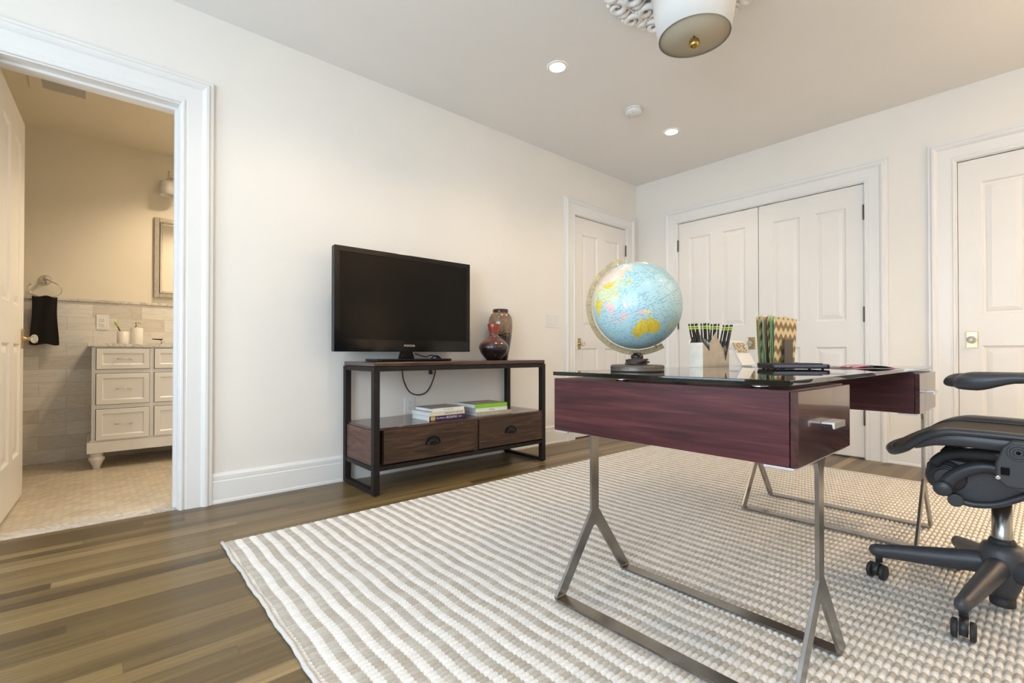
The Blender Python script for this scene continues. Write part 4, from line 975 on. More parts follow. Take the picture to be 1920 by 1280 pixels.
# ------------------------------------------------------------------ books
def book(x1,y0,y1,z,dep,th,spine,cover,label,txt=None,tcol=None,tsize=None,rot=0,group='books on the console shelf',pages=M_paper,ty=None,extra=None):
    c=Vector(((x1-dep/2),(y0+y1)/2,z)); t=thing('book',c,label,'book',group,rotz=R(rot))
    co=MB(); co.mat(cover).box((x1-dep,y0,z),(x1-.002,y1,z+.0022)); co.box((x1-dep,y0,z+th-.0022),(x1-.002,y1,z+th)); p=part('cover',co,None,t)
    s=part('spine',MB().box((x1-.002,y0,z),(x1,y1,z+th)),spine,t,.0006)
    part('page_block',MB().box((x1-dep+.003,y0+.003,z+.0023),(x1-.0021,y1-.003,z+th-.0023)),pages,t)
    if txt:
        o=textpart('spine_text',txt,tsize,(x1+.0002,ty if ty else (y0+y1)/2,z+th/2),(0,1,0),(0,0,1),tcol,s,.0001,(y1-y0)*.62)
    if extra: extra(t,s,z,th)
    return t
Mtx=pm('spine_print_grey',(.25,.25,.25),.5); Mtd=pm('spine_print_dark',(.06,.05,.05),.5); Mtw=pm('spine_print_white',(.8,.78,.75),.5)
Mpur=pm('purple_cover',(.045,.018,.085),.35); Mcr=pm('cream_spine',(.66,.62,.47),.4); Mgrn=pm('lime_green_spine',(.22,.52,.02),.4); Mwht=pm('white_cover',(.74,.74,.72),.35)
Mgry=pm('grey_photo_cover',(.22,.20,.19),.3,noise=.4,nscale=14); Mtan=pm('khaki_spine',(.42,.38,.28),.5,noise=.15,nscale=60); Mgtan=pm('tan_photo_cover',(.25,.20,.13),.3,noise=.4,nscale=10); Mgold=pm('gold_print',(.6,.42,.12),.4)
zs=.394
def purp(t,s,z,th):
    part('spine_picture',MB().box((-2.6515,1.635,z+.003),(-2.6503,1.668,z+th-.003)),Mgold,s)
book(-2.652,1.626,1.918,zs,.225,.030,Mpur,Mwht,'purple decorating book at the bottom of the left pile on the console shelf','The Ultimate DECORATING Book',Mtw and .017,.017,0,extra=purp) if False else None
b1=book(-2.652,1.626,1.918,zs,.225,.030,Mpur,Mwht,'purple spined decorating book, bottom of the left pile on the console shelf',None,extra=purp)
sp=[c for c in b1.children if c.name.startswith('spine')][0]
textpart('spine_text','The Ultimate',.013,(-2.6517,1.712,zs+.015),(0,1,0),(0,0,1),Mtw,sp,.0001,.075)
textpart('spine_text','DECORATING',.021,(-2.6517,1.797,zs+.015),(0,1,0),(0,0,1),Mtw,sp,.0001,.085)
textpart('spine_text','Book',.013,(-2.6517,1.866,zs+.015),(0,1,0),(0,0,1),Mtw,sp,.0001,.03)
book(-2.655,1.626,1.905,zs+.0305,.228,.025,Mcr,Mwht,'cream spined window decor book, middle of the left pile on the shelf','WINDOW DECOR',Mtd,.018,1.0,ty=1.815)
book(-2.659,1.648,1.903,zs+.056,.215,.022,Mwht,Mgry,'white spined decorating book with grey cover, top of the left pile','DECORATING',Mtx,.013,1.5)
book(-2.640,2.000,2.318,zs,.235,.026,Mtan,Mgry,'khaki spined book, bottom of the right pile on the console shelf','THE STYLE',Mcr,.011,0,pages=M_ltgrey)
book(-2.650,1.998,2.285,zs+.0265,.225,.026,Mwht,Mwht,'white Indian interiors book, middle of the right pile on the shelf','Indian',Mtx,.022,-.5,pages=M_ltgrey)
book(-2.650,1.995,2.282,zs+.053,.225,.028,Mgrn,Mgtan,'lime green spined book, top of the right pile on the console shelf',None,rot=-1.5)
# ------------------------------------------------------------------ office chair
cx,cy=-.1135,2.197
t=thing('office_chair',(cx,cy,0),'black mesh office chair on a five star caster base behind the desk','chair')
# base hub
part('base_hub',MB().lathe([(.030,.050),(.042,.085),(.052,.12),(.058,.17),(.055,.200),(.046,.216),(.034,.222),(.030,.222)],(cx,cy,0),40),M_castplastic,t)
part('hub_foot',MB().lathe([(.030,.025),(.031,.028),(.031,.055)],(cx,cy,0),30),M_rubber,t)
part('column_collar',MB().lathe([(.033,.218),(.033,.228),(.029,.236),(.026,.238)],(cx,cy,0),30),M_rubber,t)
part('gas_column',MB().cyl((cx,cy,.10),(cx,cy,.355),.0245,n=32),M_steel,t)
for k in range(5):
    a=R(186.5+72*k); dx,dy=math.cos(a),math.sin(a)
    P=[(cx+dx*r_,cy+dy*r_,z_) for r_,z_ in ((.02,.150),(.07,.147),(.13,.137),(.20,.127),(.26,.119),(.305,.112),(.322,.110))]
    arm=part('base_arm',MB().tube(smoothpath(P,4),[.040-.0165*min(1,i/20) for i in range(25)],16,sx=.82,sy=1.0,rnd=True),M_castplastic,t)
    px,py=cx+dx*.315,cy+dy*.315
    sw=a+R({0:70,1:15,2:50,3:20,4:100}[k]); fx,fy=math.cos(sw),math.sin(sw); ax,ay=-fy,fx
    ox,oy=px+fx*.012,py+fy*.012; cr=.0275; cz=.0122+cr
    cs=part('caster_fork',MB().cyl((px,py,.108),(px,py,.070),.011,n=14).tube([(ox-ax*.010,oy-ay*.010,cz+.006),(ox+ax*.010,oy+ay*.010,cz+.006)],.0235,20),M_black,t)
    for s_ in (-1,1):
        c0=Vector((ox+ax*s_*.013,oy+ay*s_*.013,cz)); d=Vector((ax*s_,ay*s_,0))
        wb=MB().tube([c0,c0+d*.002,c0+d*.011,c0+d*.0145],[.0255,cr,cr*.98,.021],28); part('caster_wheel',wb,M_rubber,cs)
# tilt mechanism body
body=[(-.291,.433),(-.288,.458),(-.268,.480),(-.233,.486),(-.19,.482),(-.117,.490),(-.02,.490),(.02,.46),(.03,.41),(0,.375),(-.067,.378),(-.118,.362),(-.147,.342),(-.185,.345),(-.227,.350),(-.246,.363),(-.273,.385),(-.289,.407)]
part('tilt_housing',MB().prism(body,1,cy-.075,cy+.075,False),M_castplastic,t,.012,3)
part('torsion_drum',MB().lathe([(.030,-.095),(.044,-.088),(.052,-.080),(.052,.080),(.044,.088),(.030,.095)],(-.238,cy,.425),40,axis=1),M_castgloss,t)
mb=MB()
for q in range(3): mb.lathe([(.040-.006*q,-.092-.004*q),(.0425-.006*q,-.096-.004*q),(.036-.006*q,-.098-.004*q)],(-.238,cy,.425),40,axis=1)
part('drum_rings',mb,M_castgloss,t)
for s_ in (-1,1):
    y=cy+s_*.118
    P=[(-.240,y,.395),(-.222,y,.428),(-.185,y,.462),(-.14,y,.478),(-.09,y,.470),(-.03,y,.452),(.04,y,.45)]
    part('side_link',MB().tube(smoothpath(P,6),.0195,16,sx=.8,rnd=True),M_castgloss,t)
    part('link_cap',MB().lathe([(.024,0),(.024,.008),(.020,.012),(.001,.012)],(-.240,y+s_*.012,.395),30,axis=1) if s_>0 else MB().lathe([(.001,-.012),(.020,-.012),(.024,-.008),(.024,0)],(-.240,y-.012,.395),30,axis=1),M_castgloss,t)
    P=[(-.206,y,.362),(-.17,y,.357),(-.125,y,.366),(-.085,y,.388),(-.03,y,.425),(.04,y,.455)]
    part('lower_link',MB().tube(smoothpath(P,6),.0105,12,rnd=True),M_castgloss,t)
    part('lower_pivot',MB().cyl((-.210,y-.012*s_,.362),(-.210,y+.014*s_,.362),.020,n=28),M_castgloss,t,.003)
    # seat support bracket + arm post
    yb=cy+s_*.266
    P=[(-.112,.478),(-.112,.520),(-.098,.565),(-.078,.588),(-.045,.586),(-.022,.560),(-.02,.50),(-.015,.455),(-.09,.455)]
    a_,b_=sorted((yb-.016*s_,yb+.012*s_))
    part('seat_bracket',MB().prism(P,1,a_,b_),M_castgloss,t,.006,3)
    part('pivot_cap',MB().cyl((-.066,yb+.010*s_,.556),(-.066,yb+.0185*s_,.556),.023,n=30),M_castplastic,t,.002)
    mb=MB(); mb.mat(M_rubber)
    for rr in (.017,.0105): mb.tube([(-.066+rr*math.cos(2*PI*q/30),yb+.0187*s_,.556+rr*math.sin(2*PI*q/30)) for q in range(30)],.0012,8,closed=True)
    mb.mat(M_gloss).cyl((-.066,yb+.018*s_,.556),(-.066,yb+.0205*s_,.556),.005,n=16); part('pivot_rings',mb,None,t)
    part('bracket_bridge',MB().tube([(-.06,cy+s_*.05,.462),(-.06,yb,.470)],.020,14),M_castgloss,t)
    for xx in (-.098,-.038):
        part('latch_slot',MB().box((xx-.003,yb+.0115*s_,.490),(xx+.015,yb+.0165*s_,.512)),M_gloss,t,.002)
        part('bolt',MB().cyl((xx-.008,yb+.010*s_,.482),(xx-.008,yb+.017*s_,.481),.0055,n=16),M_chrome,t,.001)
    ya=cy+s_*.272
    part('arm_post',MB().tube(smoothpath([(.075,cy+s_*.15,.46),(.10,cy+s_*.235,.50),(.085,ya,.60),(.05,ya,.70),(.03,ya,.735)],5),.017,14,sx=.7),M_castgloss,t)
    # arm pad: broad at the front, drooping
    def pad(u,v):
        u=(1-math.cos(PI*u))/2
        x=-.201+(.0 if s_<0 else -.082)+u*.292; w_=.043*(1-abs(2*u-1)**5*.35)*(1 if u>.02 else .8)
        ends=max(0,1-((abs(2*u-1))**7))**.5
        zc=.752-.012*max(0,1-u*5)**2+ .004*math.sin(u*PI)
        zc=.7545-.008*(1-min(1,u*4))**2 + (.006 if u>.15 else .006*u/.15) 
        th=.0250; th*= 1.12-.50*(lambda q:q*q*(3-2*q))(min(1,max(0,(u-.16)/.32)))
        top=(.778 if s_<0 else .757)-.008*(1-min(1,u*6))**2-.006*max(0,u-.6)
        a=2*PI*v
        zz=top-th+th*max(ends,.02)*(abs(math.sin(a))**.75*(1 if math.sin(a)>0 else -1))
        yy=ya+w_*ends*(abs(math.cos(a))**.75*(1 if math.cos(a)>0 else -1))
        return (x,yy,zz)
    part('armrest_pad',MB().grid(pad,28,28),M_castgloss,t)
# seat
def seatz(u,v):  # u -1..1 lateral, v 0 front ..1 back
    z=.600-.030*(1-u*u)**1.2*min(1,v*2.5)
    z-= .098*max(0,1-v/.40)**2.0
    z+= -.012*max(0,v-.6)
    return z
def seatpt(u,v,dz=0,k=1):
    halfw=.25*(1-.16*max(0,1-v/.35)**2.2-.10*max(0,v-.5)**1.5)*k
    x=-.392+.445*v+ .055*(abs(u)**2.6)*(1-v)**1.5
    return (x,cy+u*halfw,seatz(u,v)+dz)
mb=MB().grid(lambda a,b_:seatpt((2*a-1)*(.70+.22*max(0,1-b_/.25)**1.2),.03+.93*b_),36,30); sm_=part('seat_mesh',mb,M_mesh,t); md=sm_.modifiers.new('s','SOLIDIFY'); md.thickness=.003
for s_ in (-1,1):
    def sidepad(a,b_,s_=s_):
        u=.69+.22*max(0,1-b_/.25)**1.2; p=seatpt(s_*(u+(.955-u)*a),.03+.93*b_); return (p[0],p[1],p[2]+.004+.006*math.sin(a*PI)*min(1,b_*3))
    q=part('seat_side_pad',MB().grid(sidepad,10,30),M_castgloss,t); md=q.modifiers.new('s','SOLIDIFY'); md.thickness=.006
rim=[]
for k in range(15): rim.append(seatpt(-.95,.06+.90*k/14))
for k in range(1,12): rim.append(seatpt(-.95+1.9*k/12,.985))
for k in range(15): rim.append(seatpt(.95,.96-.90*k/14))
for k in range(1,12): rim.append(seatpt(.95-1.9*k/12,.012))
rim=smoothpath(rim,3,True)
part('seat_rim',MB().tube([(p.x,p.y,p.z-.006) for p in rim],.0115,12,closed=True,sx=1.2),M_castgloss,t)
for s_ in (-1,1):
    P=[seatpt(s_*.93,v,-.024) for v in (.14,.25,.4,.55,.7,.85)]
    part('seat_side_frame',MB().tube(smoothpath(P,5),[.006+.018*math.sin(min(1,i/12)*PI/2) for i in range(26)],14,sx=.55,rnd=True,up=(0,0,1)),M_castgloss,t)
    P=[(-.262,cy+s_*.105,.470),(-.235,cy+s_*.12,.500),(-.18,cy+s_*.15,.520),(-.10,cy+s_*.19,.530)]
    part('seat_strut',MB().tube(smoothpath(P,5),.016,12),M_black,t)
# back (outside the frame, seen only from the side)
def backpt(u,v,dx=0):
    return (.165+.11*v+.03*(1-abs(u))*0+ .045*math.sin(v*PI)*-1+.03*u*u*-1+dx, cy+u*(.20+.06*math.sin(v*PI*.8)), .60+.52*v)
mb=MB().grid(lambda a,b_:backpt((2*a-1)*.95,.02+.96*b_),20,20); bm_=part('back_mesh',mb,M_mesh,t); md=bm_.modifiers.new('s','SOLIDIFY'); md.thickness=.003
rim=[backpt(-1,k/10) for k in range(11)]+[backpt(-1+2*k/8,1) for k in range(1,8)]+[backpt(1,1-k/10) for k in range(11)]+[backpt(1-2*k/8,0) for k in range(1,8)]
part('back_rim',MB().tube(smoothpath(rim,3,True),.014,10,closed=True),M_castgloss,t)
part('back_spine',MB().tube(smoothpath([(.02,cy,.45),(.12,cy,.48),(.20,cy,.58),(.185,cy,.75),(.19,cy,.86)],6),.018,12,sx=1.5),M_castgloss,t)

# ------------------------------------------------------------------ ceiling things
LX,LY=-1.137,2.17
t=thing('ceiling_medallion',(LX,LY,H),'ornate white openwork plaster medallion on the ceiling around the drum lamp','ceiling medallion')
mb=MB()
def scroll(c0,a0,r0,turn,sgn,th):
    P=[]; n=22
    for k in range(n+1):
        u=k/n; a=a0+sgn*turn*u; r=r0*(1-.82*u); P.append((c0[0]+r*math.cos(a),c0[1]+r*math.sin(a),H-.012-.010*math.sin(u*PI)))
    mb.tube(P,[th*(.6+.5*math.sin(PI*min(1,.15+i/22))) for i in range(n+1)],8,rnd=True)
for rr,nn,sz,th in ((.405,18,.052,.015),(.315,14,.055,.016),(.22,10,.052,.015),(.13,7,.045,.014)):
    for k in range(nn):
        a=2*PI*(k+.5*(nn%4==2))/nn; c0=(LX+rr*math.cos(a),LY+rr*math.sin(a)); s_=1 if k%2 else -1
        scroll(c0,a+s_*1.2,sz,R(500),s_,th)
        b_=a+PI/nn; P=[(LX+(rr-.045)*math.cos(b_),LY+(rr-.045)*math.sin(b_),H-.012),(LX+rr*math.cos(b_),LY+rr*math.sin(b_),H-.024),(LX+(rr+.040)*math.cos(b_),LY+(rr+.040)*math.sin(b_),H-.012)]
        mb.tube(smoothpath(P,4),[.006,.010,.015,.019,.021,.017,.012,.008,.004],8,sy=.6,rnd=True)
        mb.sphere((LX+(rr+.03)*math.cos(a+.5/nn*PI),LY+(rr+.03)*math.sin(a+.5/nn*PI),H-.014),.014,10,6)
part('scrollwork',mb,M_plaster,t)
part('outer_ring',MB().tube([(LX+.362*math.cos(2*PI*k/72),LY+.362*math.sin(2*PI*k/72),H-.012) for k in range(72)],.009,8,closed=True),M_plaster,t)
part('inner_ring',MB().tube([(LX+.075*math.cos(2*PI*k/72),LY+.075*math.sin(2*PI*k/72),H-.012) for k in range(72)],.012,8,closed=True),M_plaster,t)
part('recess_shadow_plate',MB().lathe([(.43,-.003),(.43,-.001)],(LX,LY,H),64),M_taupe,t) if False else None
t=thing('drum_lamp',(LX,LY,2.35),'white linen drum lamp with gold ball finial hanging under the plaster medallion','ceiling lamp')
zb=2.355
part('shade',MB().lathe([(.1635,0),(.1665,0),(.200,.235),(.197,.235)],(LX,LY,zb),72,cap=False),M_shade,t)
part('diffuser',MB().lathe([(.001,.004),(.1632,.004),(.1632,.007),(.001,.007)],(LX,LY,zb),64),M_diff,t)
part('finial',MB().lathe([(.005,.004),(.007,-.004),(.014,-.008),(.023,-.017),(.0255,-.030),(.023,-.043),(.014,-.052),(.003,-.055)],(LX,LY,zb),28),M_goldball,t)
part('stem',MB().cyl((LX,LY,zb+.008),(LX,LY,H-.02),.008,n=12),M_brass,t)
part('canopy',MB().lathe([(.001,-.03),(.03,-.028),(.055,-.014),(.06,-.0005)],(LX,LY,H),32),M_brass,t)
for k in range(3): a=2*PI*k/3; part('spider_arm',MB().cyl((LX,LY,zb+.232),(LX+.197*math.cos(a),LY+.197*math.sin(a),zb+.232),.003,n=8),M_brass,t)
# downlights
def downlight(x,y,z,label,power,first=[],size=.10,grp='recessed ceiling downlights',spot=R(136),col=(1,.75,.50)):
    if not first:
        t=thing('recessed_downlight',(x,y,z),label,'downlight',grp)
        part('trim_ring',MB().lathe([(.050,-.0035),(.056,-.006),(.064,-.005),(.069,-.0005)],(x,y,z),40,cap=False),M_trim,t)
        part('lens',MB().lathe([(.001,-.0032),(.050,-.0032),(.050,-.0005),(.001,-.0005)],(x,y,z),40),M_lampglow,t); first.append(t)
    else:
        t=first[0].copy(); COL.objects.link(t); t.location=(x,y,z); tag(t,label,'downlight',grp)
        for ch in first[0].children: c2=ch.copy(); COL.objects.link(c2); c2.parent=t
    ld=bpy.data.lights.new('downlight_lamp','SPOT'); ld.energy=power; ld.color=col; ld.spot_size=spot; ld.spot_blend=.6; ld.shadow_soft_size=.045
    lo=bpy.data.objects.new('downlight_lamp',ld); lo.location=(x,y,z-.02); COL.objects.link(lo)
PW=19
downlight(-2.130,2.268,H,'glowing recessed downlight nearest the drum lamp, left of the two in view',PW)
downlight(-2.120,3.655,H,'glowing recessed downlight toward the corner door, right of the smoke detector',PW)
for x,y in ((-2.12,.88),(.42,.88),(.42,2.26),(.55,3.45),(1.55,1.6)): downlight(x,y,H,'recessed downlight added to the ceiling outside the view for warm light',PW)  # unseen extra downlights, added to warm and fill the room
downlight(-4.36,.74,HB,'recessed downlight in the bathroom ceiling over the vanity',46,col=(1,.80,.55))
downlight(-3.72,.95,HB,'recessed downlight added near the bathroom doorway, outside the view, to brighten the vanity',36,col=(1,.80,.55))  # second can added out of view to light the vanity front
# smoke detector
t=thing('smoke_detector',(-2.116,3.100,H),'small white round smoke detector on the ceiling between the two downlights','smoke detector')
part('mount_plate',MB().lathe([(.068,-.0005),(.068,-.010),(.060,-.012)],(-2.116,3.1,H),40),M_white,t)
part('detector_body',MB().lathe([(.060,-.012),(.064,-.016),(.064,-.030),(.056,-.038),(.001,-.040)],(-2.116,3.1,H),40),M_white,t)
mb=MB()
for k in range(10): a=2*PI*k/10; mb.box((-2.116+.0655*math.cos(a)-.004,3.1+.0655*math.sin(a)-.004,H-.0155),(-2.116+.0655*math.cos(a)+.004,3.1+.0655*math.sin(a)+.004,H-.0125))
mb.lathe([(.006,-.0405),(.006,-.0385)],(-2.10,3.075,H),12); mb.lathe([(.004,-.0405),(.004,-.0385)],(-2.14,3.085,H),12)
part('vent_slots',mb,M_ltgrey,t)

# ------------------------------------------------------------------ bathroom
VX=-4.53; vy0,vy1=-.006,1.10
t=thing('bathroom_vanity',((VX+XBW)/2,(vy0+vy1)/2,0),'white panelled vanity cabinet with turned feet and marble top in the bathroom','vanity')
part('vanity_body',MB().box((XBW+.004,vy0,.20),(VX,vy1,.878)),M_vanity,t,.001)
part('plinth',MB().box((XBW+.004,vy0-.024,.118),(VX+.012,vy1+.02,.196)).box((XBW+.004,vy0-.010,.196),(VX+.004,vy1+.01,.208)),M_vanity,t,.002)
part('countertop',MB().box((XBW+.001,vy0-.022,.8785),(VX+.018,vy1+.02,.902)),M_marble,t,.003)
for y in (vy0+.030,vy1-.03):
    part('leg',MB().lathe([(.020,0),(.021,.004),(.024,.020),(.036,.048),(.046,.066),(.046,.076),(.038,.086),(.030,.090),(.034,.096),(.038,.104),(.038,.118)],(VX-.045,y,0),32),M_vanity,t)
def vdrawer(y0,y1,z0,z1,handle=True):
    mp=lambda u,v,d:(VX+.016+d,y0+u,z0+v)
    mb=MB(); w,h=y1-y0,z1-z0
    rings=[(0,0),(.002,.002),(.032,.002),(.040,-.006),(.055,-.006)]
    vs=[];fs=[]
    for k,(o,dz) in enumerate(rings):
        vs+=[mp(o,o,dz),mp(w-o,o,dz),mp(w-o,h-o,dz),mp(o,h-o,dz)]
        if k:
            for q in range(4): r=(q+1)%4; fs.append(((k-1)*4+q,(k-1)*4+r,k*4+r,k*4+q))
    k=len(rings)-1; fs.append((k*4,k*4+1,k*4+2,k*4+3)); n0=len(vs); vs+=[mp(0,0,-.0155),mp(w,0,-.0155),mp(w,h,-.0155),mp(0,h,-.0155)]
    for q in range(4): r=(q+1)%4; fs.append((q,r,n0+r,n0+q))
    fs.append((n0,n0+1,n0+2,n0+3)); mb.add(vs,fs,False); d=part('drawer',mb,M_vanity,t)
    if handle:
        yc=(y0+y1)/2; zc=(z0+z1)/2; xh=VX+.040
        part('drawer_pull',MB().cyl((xh,yc-.052,zc),(xh,yc+.052,zc),.0035,n=10).cyl((VX+.011,yc-.048,zc),(xh+.004,yc-.048,zc),.0045,n=10).cyl((VX+.011,yc+.048,zc),(xh+.004,yc+.048,zc),.0045,n=10),M_chrome,d)
# shade of the drawer gaps, painted as thin dark sheets behind the fronts
mb=MB()
for y0,y1 in ((.0185,.322),(.353,.76),(.79,1.08)):
    for z0,z1 in ((.208,.428),(.463,.685),(.718,.866)): mb.box((VX-.001,y0-.003,z0-.003),(VX+.0006,y1+.003,z1+.003))
part('drawer_gap_shade',mb,M_dark,t)
for y0,y1 in ((.0185,.322),(.353,.76),(.79,1.08)):
    for z0,z1 in ((.208,.428),(.463,.685),(.718,.866)): vdrawer(y0,y1,z0,z1,not(.35<y0<.4 and z0>.7))
def at_counter(px_y,x=-4.80): return x,px_y
t=thing('toothbrush_cup',(-4.82,.1775,.9022),'white ceramic cup holding a green toothbrush on the vanity top','cup')
part('cup',MB().lathe([(.038,.003),(.0385,.006),(.0385,.100),(.036,.101),(.035,.02)],t.location,32),M_ceramic,t); part('cup_foot',MB().lathe([(.039,0),(.039,.003)],t.location,32),M_bronze,t)
t=thing('toothbrush',(-4.82,.165,.912),'green headed toothbrush leaning left in the white cup','toothbrush')
part('handle',MB().tube([(-4.82,.185,.925),(-4.82,.165,.99),(-4.815,.142,1.045)],.004,8),M_black,t)
part('brush_head',MB().tube([(-4.815,.142,1.043),(-4.813,.134,1.062),(-4.812,.129,1.072)],[.006,.010,.007],10,rnd=True),pm('lime_bristles',(.35,.50,.04),.6),t)
t=thing('soap_dispenser',(-4.82,.262,.9022),'white ceramic soap dispenser with nickel pump beside the toothbrush cup','soap dispenser')
part('bottle',MB().lathe([(.040,.003),(.0405,.006),(.0405,.128),(.037,.131),(.012,.132)],t.location,32),M_ceramic,t); part('bottle_foot',MB().lathe([(.041,0),(.041,.003)],t.location,32),M_bronze,t)
part('pump',MB().lathe([(.016,.132),(.016,.140),(.009,.148),(.009,.160),(.012,.164),(.012,.176),(.006,.178)],t.location,24).cyl((-4.82,.262,1.072),(-4.800,.300,1.070),.004,n=10),M_chrome,t)
t=thing('faucet',(-4.84,.43,.9022),'polished nickel faucet with long lever on the vanity right of the soap dispenser','faucet')
part('handle_base',MB().lathe([(.024,0),(.024,.004),(.014,.010),(.011,.022),(.015,.028),(.010,.036),(.012,.042)],t.location,24),M_chrome,t)
part('lever',MB().tube([(-4.84,.43,.944),(-4.825,.36,.947)],[.006,.004],10),M_stem,t)
part('spout',MB().tube(smoothpath([(-4.86,.56,.903),(-4.86,.56,.99),(-4.83,.56,1.02),(-4.78,.56,1.01),(-4.76,.56,.985)],5),.010,12),M_chrome,t)
# mirror
t=thing('wall_mirror',(XBW,.66,1.65),'silver framed rectangular mirror on the bathroom wall above the vanity','mirror')
my0,my1,mz0,mz1=.387,.95,1.309,1.990; x=XBW-.006
def frame4(y0,y1,z0,z1,w,xa,xb):
    return MB().box((xa,y0,z0),(xb,y0+w,z1)).box((xa,y1-w,z0),(xb,y1,z1)).box((xa,y0+w,z0),(xb,y1-w,z0+w)).box((xa,y0+w,z1-w),(xb,y1-w,z1))
part('outer_frame',frame4(my0,my1,mz0,mz1,.036,x,x+.026),M_pewter,t,.002)
part('inner_frame',frame4(my0+.0362,my1-.0362,mz0+.0362,mz1-.0362,.018,x,x+.034),M_chrome,t,.004)
part('mirror_pane',MB().box((x,my0+.05,mz0+.05),(x+.018,my1-.05,mz1-.05)),M_mirror,t)
# sconce
t=thing('wall_sconce',(XBW,.62,2.28),'nickel vanity sconce with white glass shade above the bathroom mirror','wall lamp')
part('backplate',MB().lathe([(.06,.0),(.06,.012),(.05,.018)],(XBW-.007,.70,2.30),32,axis=0),M_chrome,t)
part('arm_bar',MB().tube([(XBW+.11,.47,2.315),(XBW+.11,.93,2.315)],.007,10).cyl((XBW+.01,.70,2.30),(XBW+.11,.70,2.315),.008,n=12),M_chrome,t)
for y in (.475,.925):
    part('socket_stem',MB().lathe([(.006,.06),(.007,.04),(.009,0),(.030,-.028),(.034,-.034)],(XBW+.11,y,2.315),20),M_chrome,t)
    part('glass_shade',MB().lathe([(.036,-.032),(.058,-.036),(.062,-.042),(.062,-.150),(.058,-.150),(.058,-.046),(.036,-.040)],(XBW+.11,y,2.315),36,cap=False),M_ceramic,t)
# towel ring and towel
t=thing('towel_ring',(XBW,-.272,1.389),'polished nickel open towel ring on the bathroom wall','towel ring')
part('rosette',MB().lathe([(.036,.0),(.036,.006),(.028,.010),(.026,.018),(.012,.022),(.010,.055),(.013,.062),(.001,.064)],(XBW-.0075,-.272,1.389),32,axis=0),M_chrome,t)
P=[]
for k in range(40):
    a=R(75)-R(285)*k/39; P.append((XBW+.058,-.270+.092*math.cos(a),1.312+.062*math.sin(a)))
P=[(XBW+.055,-.268,1.388),(XBW+.057,-.25,1.381)]+P[1:]
part('ring',MB().tube(P,.0042,10,rnd=True),M_chrome,t)
part('ring_end',MB().sphere((XBW+.058,P[-1][1],P[-1][2]),.008,14,8),M_chrome,t)
t=thing('hand_towel',(XBW+.06,-.272,1.07),'black hand towel folded over the nickel towel ring','towel')
def tw(u,v,side):
    y=-.349+.152*u+.004*math.sin(v*5+u*3); z=1.252-.006*math.sin(u*9)-.355*v
    return (XBW+.058+side*(.010+.006*v)+.003*math.sin(u*11+v*2), y+(.004*(1-v)*(.5-u)*4), z)
mb=MB(); n=14
mb.grid(lambda u,v:tw(u,v,1),16,20).grid(lambda u,v:tw(u,v,-.75),16,20,flip=True)
mb.grid(lambda u,v:(lambda p,q:(p[0]+(q[0]-p[0])*v,p[1]+(q[1]-p[1])*v,p[2]+(q[2]-p[2])*v+.008*math.sin(PI*v)))(tw(u,0,1),tw(u,0,-.75)),16,6)
for uu in (0,1): mb.grid(lambda u,v,uu=uu:(lambda p,q:(p[0]+(q[0]-p[0])*u,p[1]+(q[1]-p[1])*u,p[2]))(tw(uu,v,1),tw(uu,v,-.75)),3,20)
mb.grid(lambda u,v:(lambda p,q:(p[0]+(q[0]-p[0])*v,p[1]+(q[1]-p[1])*v,p[2]))(tw(u,1,1),tw(u,1,-.75)),16,3)
part('towel_cloth',mb,M_towel,t)
# vent
t=thing('ceiling_vent',(-4.16,-.12,HB),'pale rectangular exhaust vent grille in the bathroom ceiling','vent')
part('vent_frame',frame4(0,0,0,0,0,0,0) if False else MB().box((-4.33,-.31,HB-.006),(-4.275,.03,HB-.0005)).box((-4.07,-.31,HB-.006),(-4.015,.03,HB-.0005)).box((-4.275,-.31,HB-.006),(-4.07,-.25,HB-.0005)).box((-4.275,-.045,HB-.006),(-4.07,.03,HB-.0005)),M_bceil,t,.001)
part('backing',MB().box((-4.275,-.25,HB-.0018),(-4.07,-.045,HB-.0005)),M_dark,t)
mb=MB()
for k in range(9): x=-4.270+k*.0225; mb.prism([(x,HB-.0065),(x+.012,HB-.0035),(x+.012,HB-.0022),(x,HB-.0052)],1,-.2495,-.0455)
part('louvre',mb,M_ltgrey,t)

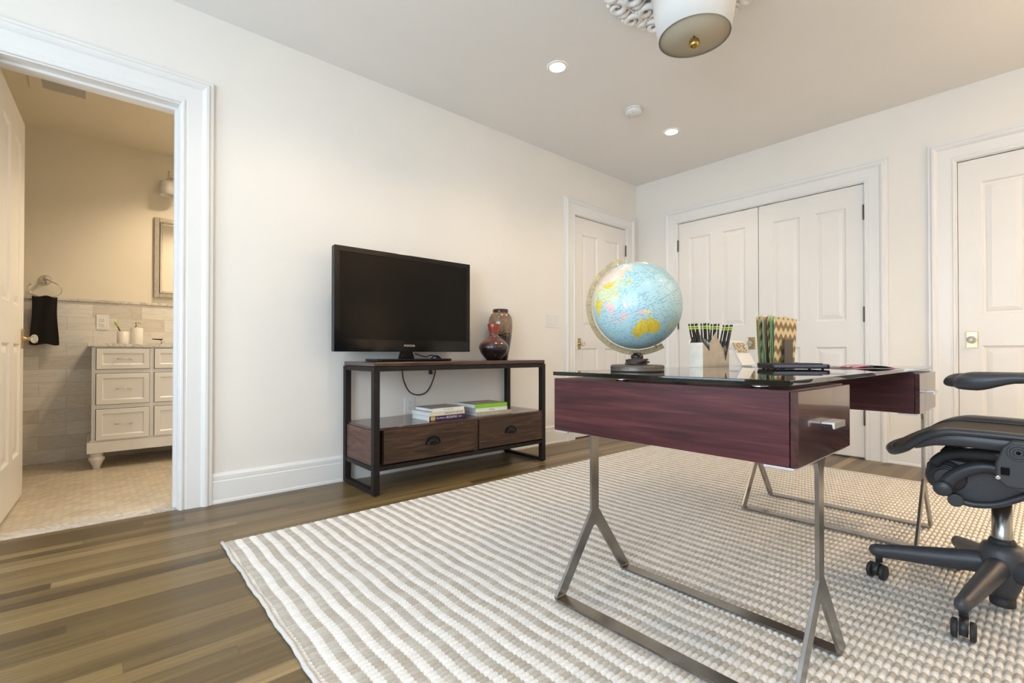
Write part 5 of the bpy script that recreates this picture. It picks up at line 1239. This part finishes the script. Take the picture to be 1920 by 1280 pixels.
# ------------------------------------------------------------------ floor lamp added out of frame at right to make the warm glow
t=thing('added_floor_lamp',(1.35,3.30,0),'white shaded floor lamp added beyond the right edge of the view for warm light','floor lamp')
part('base',MB().lathe([(.14,0.0005),(.14,.015),(.02,.03),(.012,.05)],(1.35,3.30,0),32),M_bronze,t)
part('pole',MB().cyl((1.35,3.30,.04),(1.35,3.30,1.5),.011,n=12),M_bronze,t)
part('lamp_shade',MB().lathe([(.20,1.45),(.15,1.75)],(1.35,3.30,0),40,cap=False),M_shade,t)
ld=bpy.data.lights.new('added_lamp_bulb','POINT'); ld.energy=110; ld.color=(1,.72,.42); ld.shadow_soft_size=.05
lo=bpy.data.objects.new('added_lamp_bulb',ld); lo.location=(1.35,3.30,1.62); COL.objects.link(lo)

# ------------------------------------------------------------------ daylight
wd=bpy.data.worlds.new('World'); S.world=wd; wd.use_nodes=True; nt=wd.node_tree; bg=nt.nodes['Background']
sky=N(nt,'ShaderNodeTexSky'); sky.sky_type='HOSEK_WILKIE'; sky.sun_direction=(.3,.9,.35); sky.turbidity=6; 
mxs=N(nt,'ShaderNodeMix',data_type='RGBA'); mxs.inputs['Factor'].default_value=.85; nt.links.new(sky.outputs[0],mxs.inputs['A']); mxs.inputs['B'].default_value=(.70,.85,1.0,1)
nt.links.new(mxs.outputs['Result'],bg.inputs['Color']); bg.inputs['Strength'].default_value=9.2
for i,(a,b_,zb_,zt) in enumerate(WIN):
    ld=bpy.data.lights.new('window_portal','AREA'); ld.shape='RECTANGLE'; ld.size=b_-a; ld.size_y=zt-zb_; ld.cycles.is_portal=True
    lo=bpy.data.objects.new('window_portal',ld); lo.location=((a+b_)/2,YF-.19,(zb_+zt)/2); lo.rotation_euler=(R(-90),0,0); lo.rotation_euler=(R(90),0,0) if False else (R(-90),R(0),R(180)) ; COL.objects.link(lo)
    lo.rotation_euler=Vector((0,1,0)).to_track_quat('-Z','Z').to_euler()

# ------------------------------------------------------------------ camera
cd=bpy.data.cameras.new('camera'); cam=bpy.data.objects.new('camera',cd); COL.objects.link(cam); S.camera=cam
cd.sensor_width=36; cd.lens=893.546/1920*36; cd.shift_y=(655.596-640)/1920; cd.clip_start=.02
cam.location=(0,0,.83); cam.rotation_euler=(R(90)+.00787,0,.84948)
S.view_settings.view_transform='Standard'; S.view_settings.look='None'; S.view_settings.gamma=1; S.view_settings.use_curve_mapping=False
S.view_settings.exposure=0.36
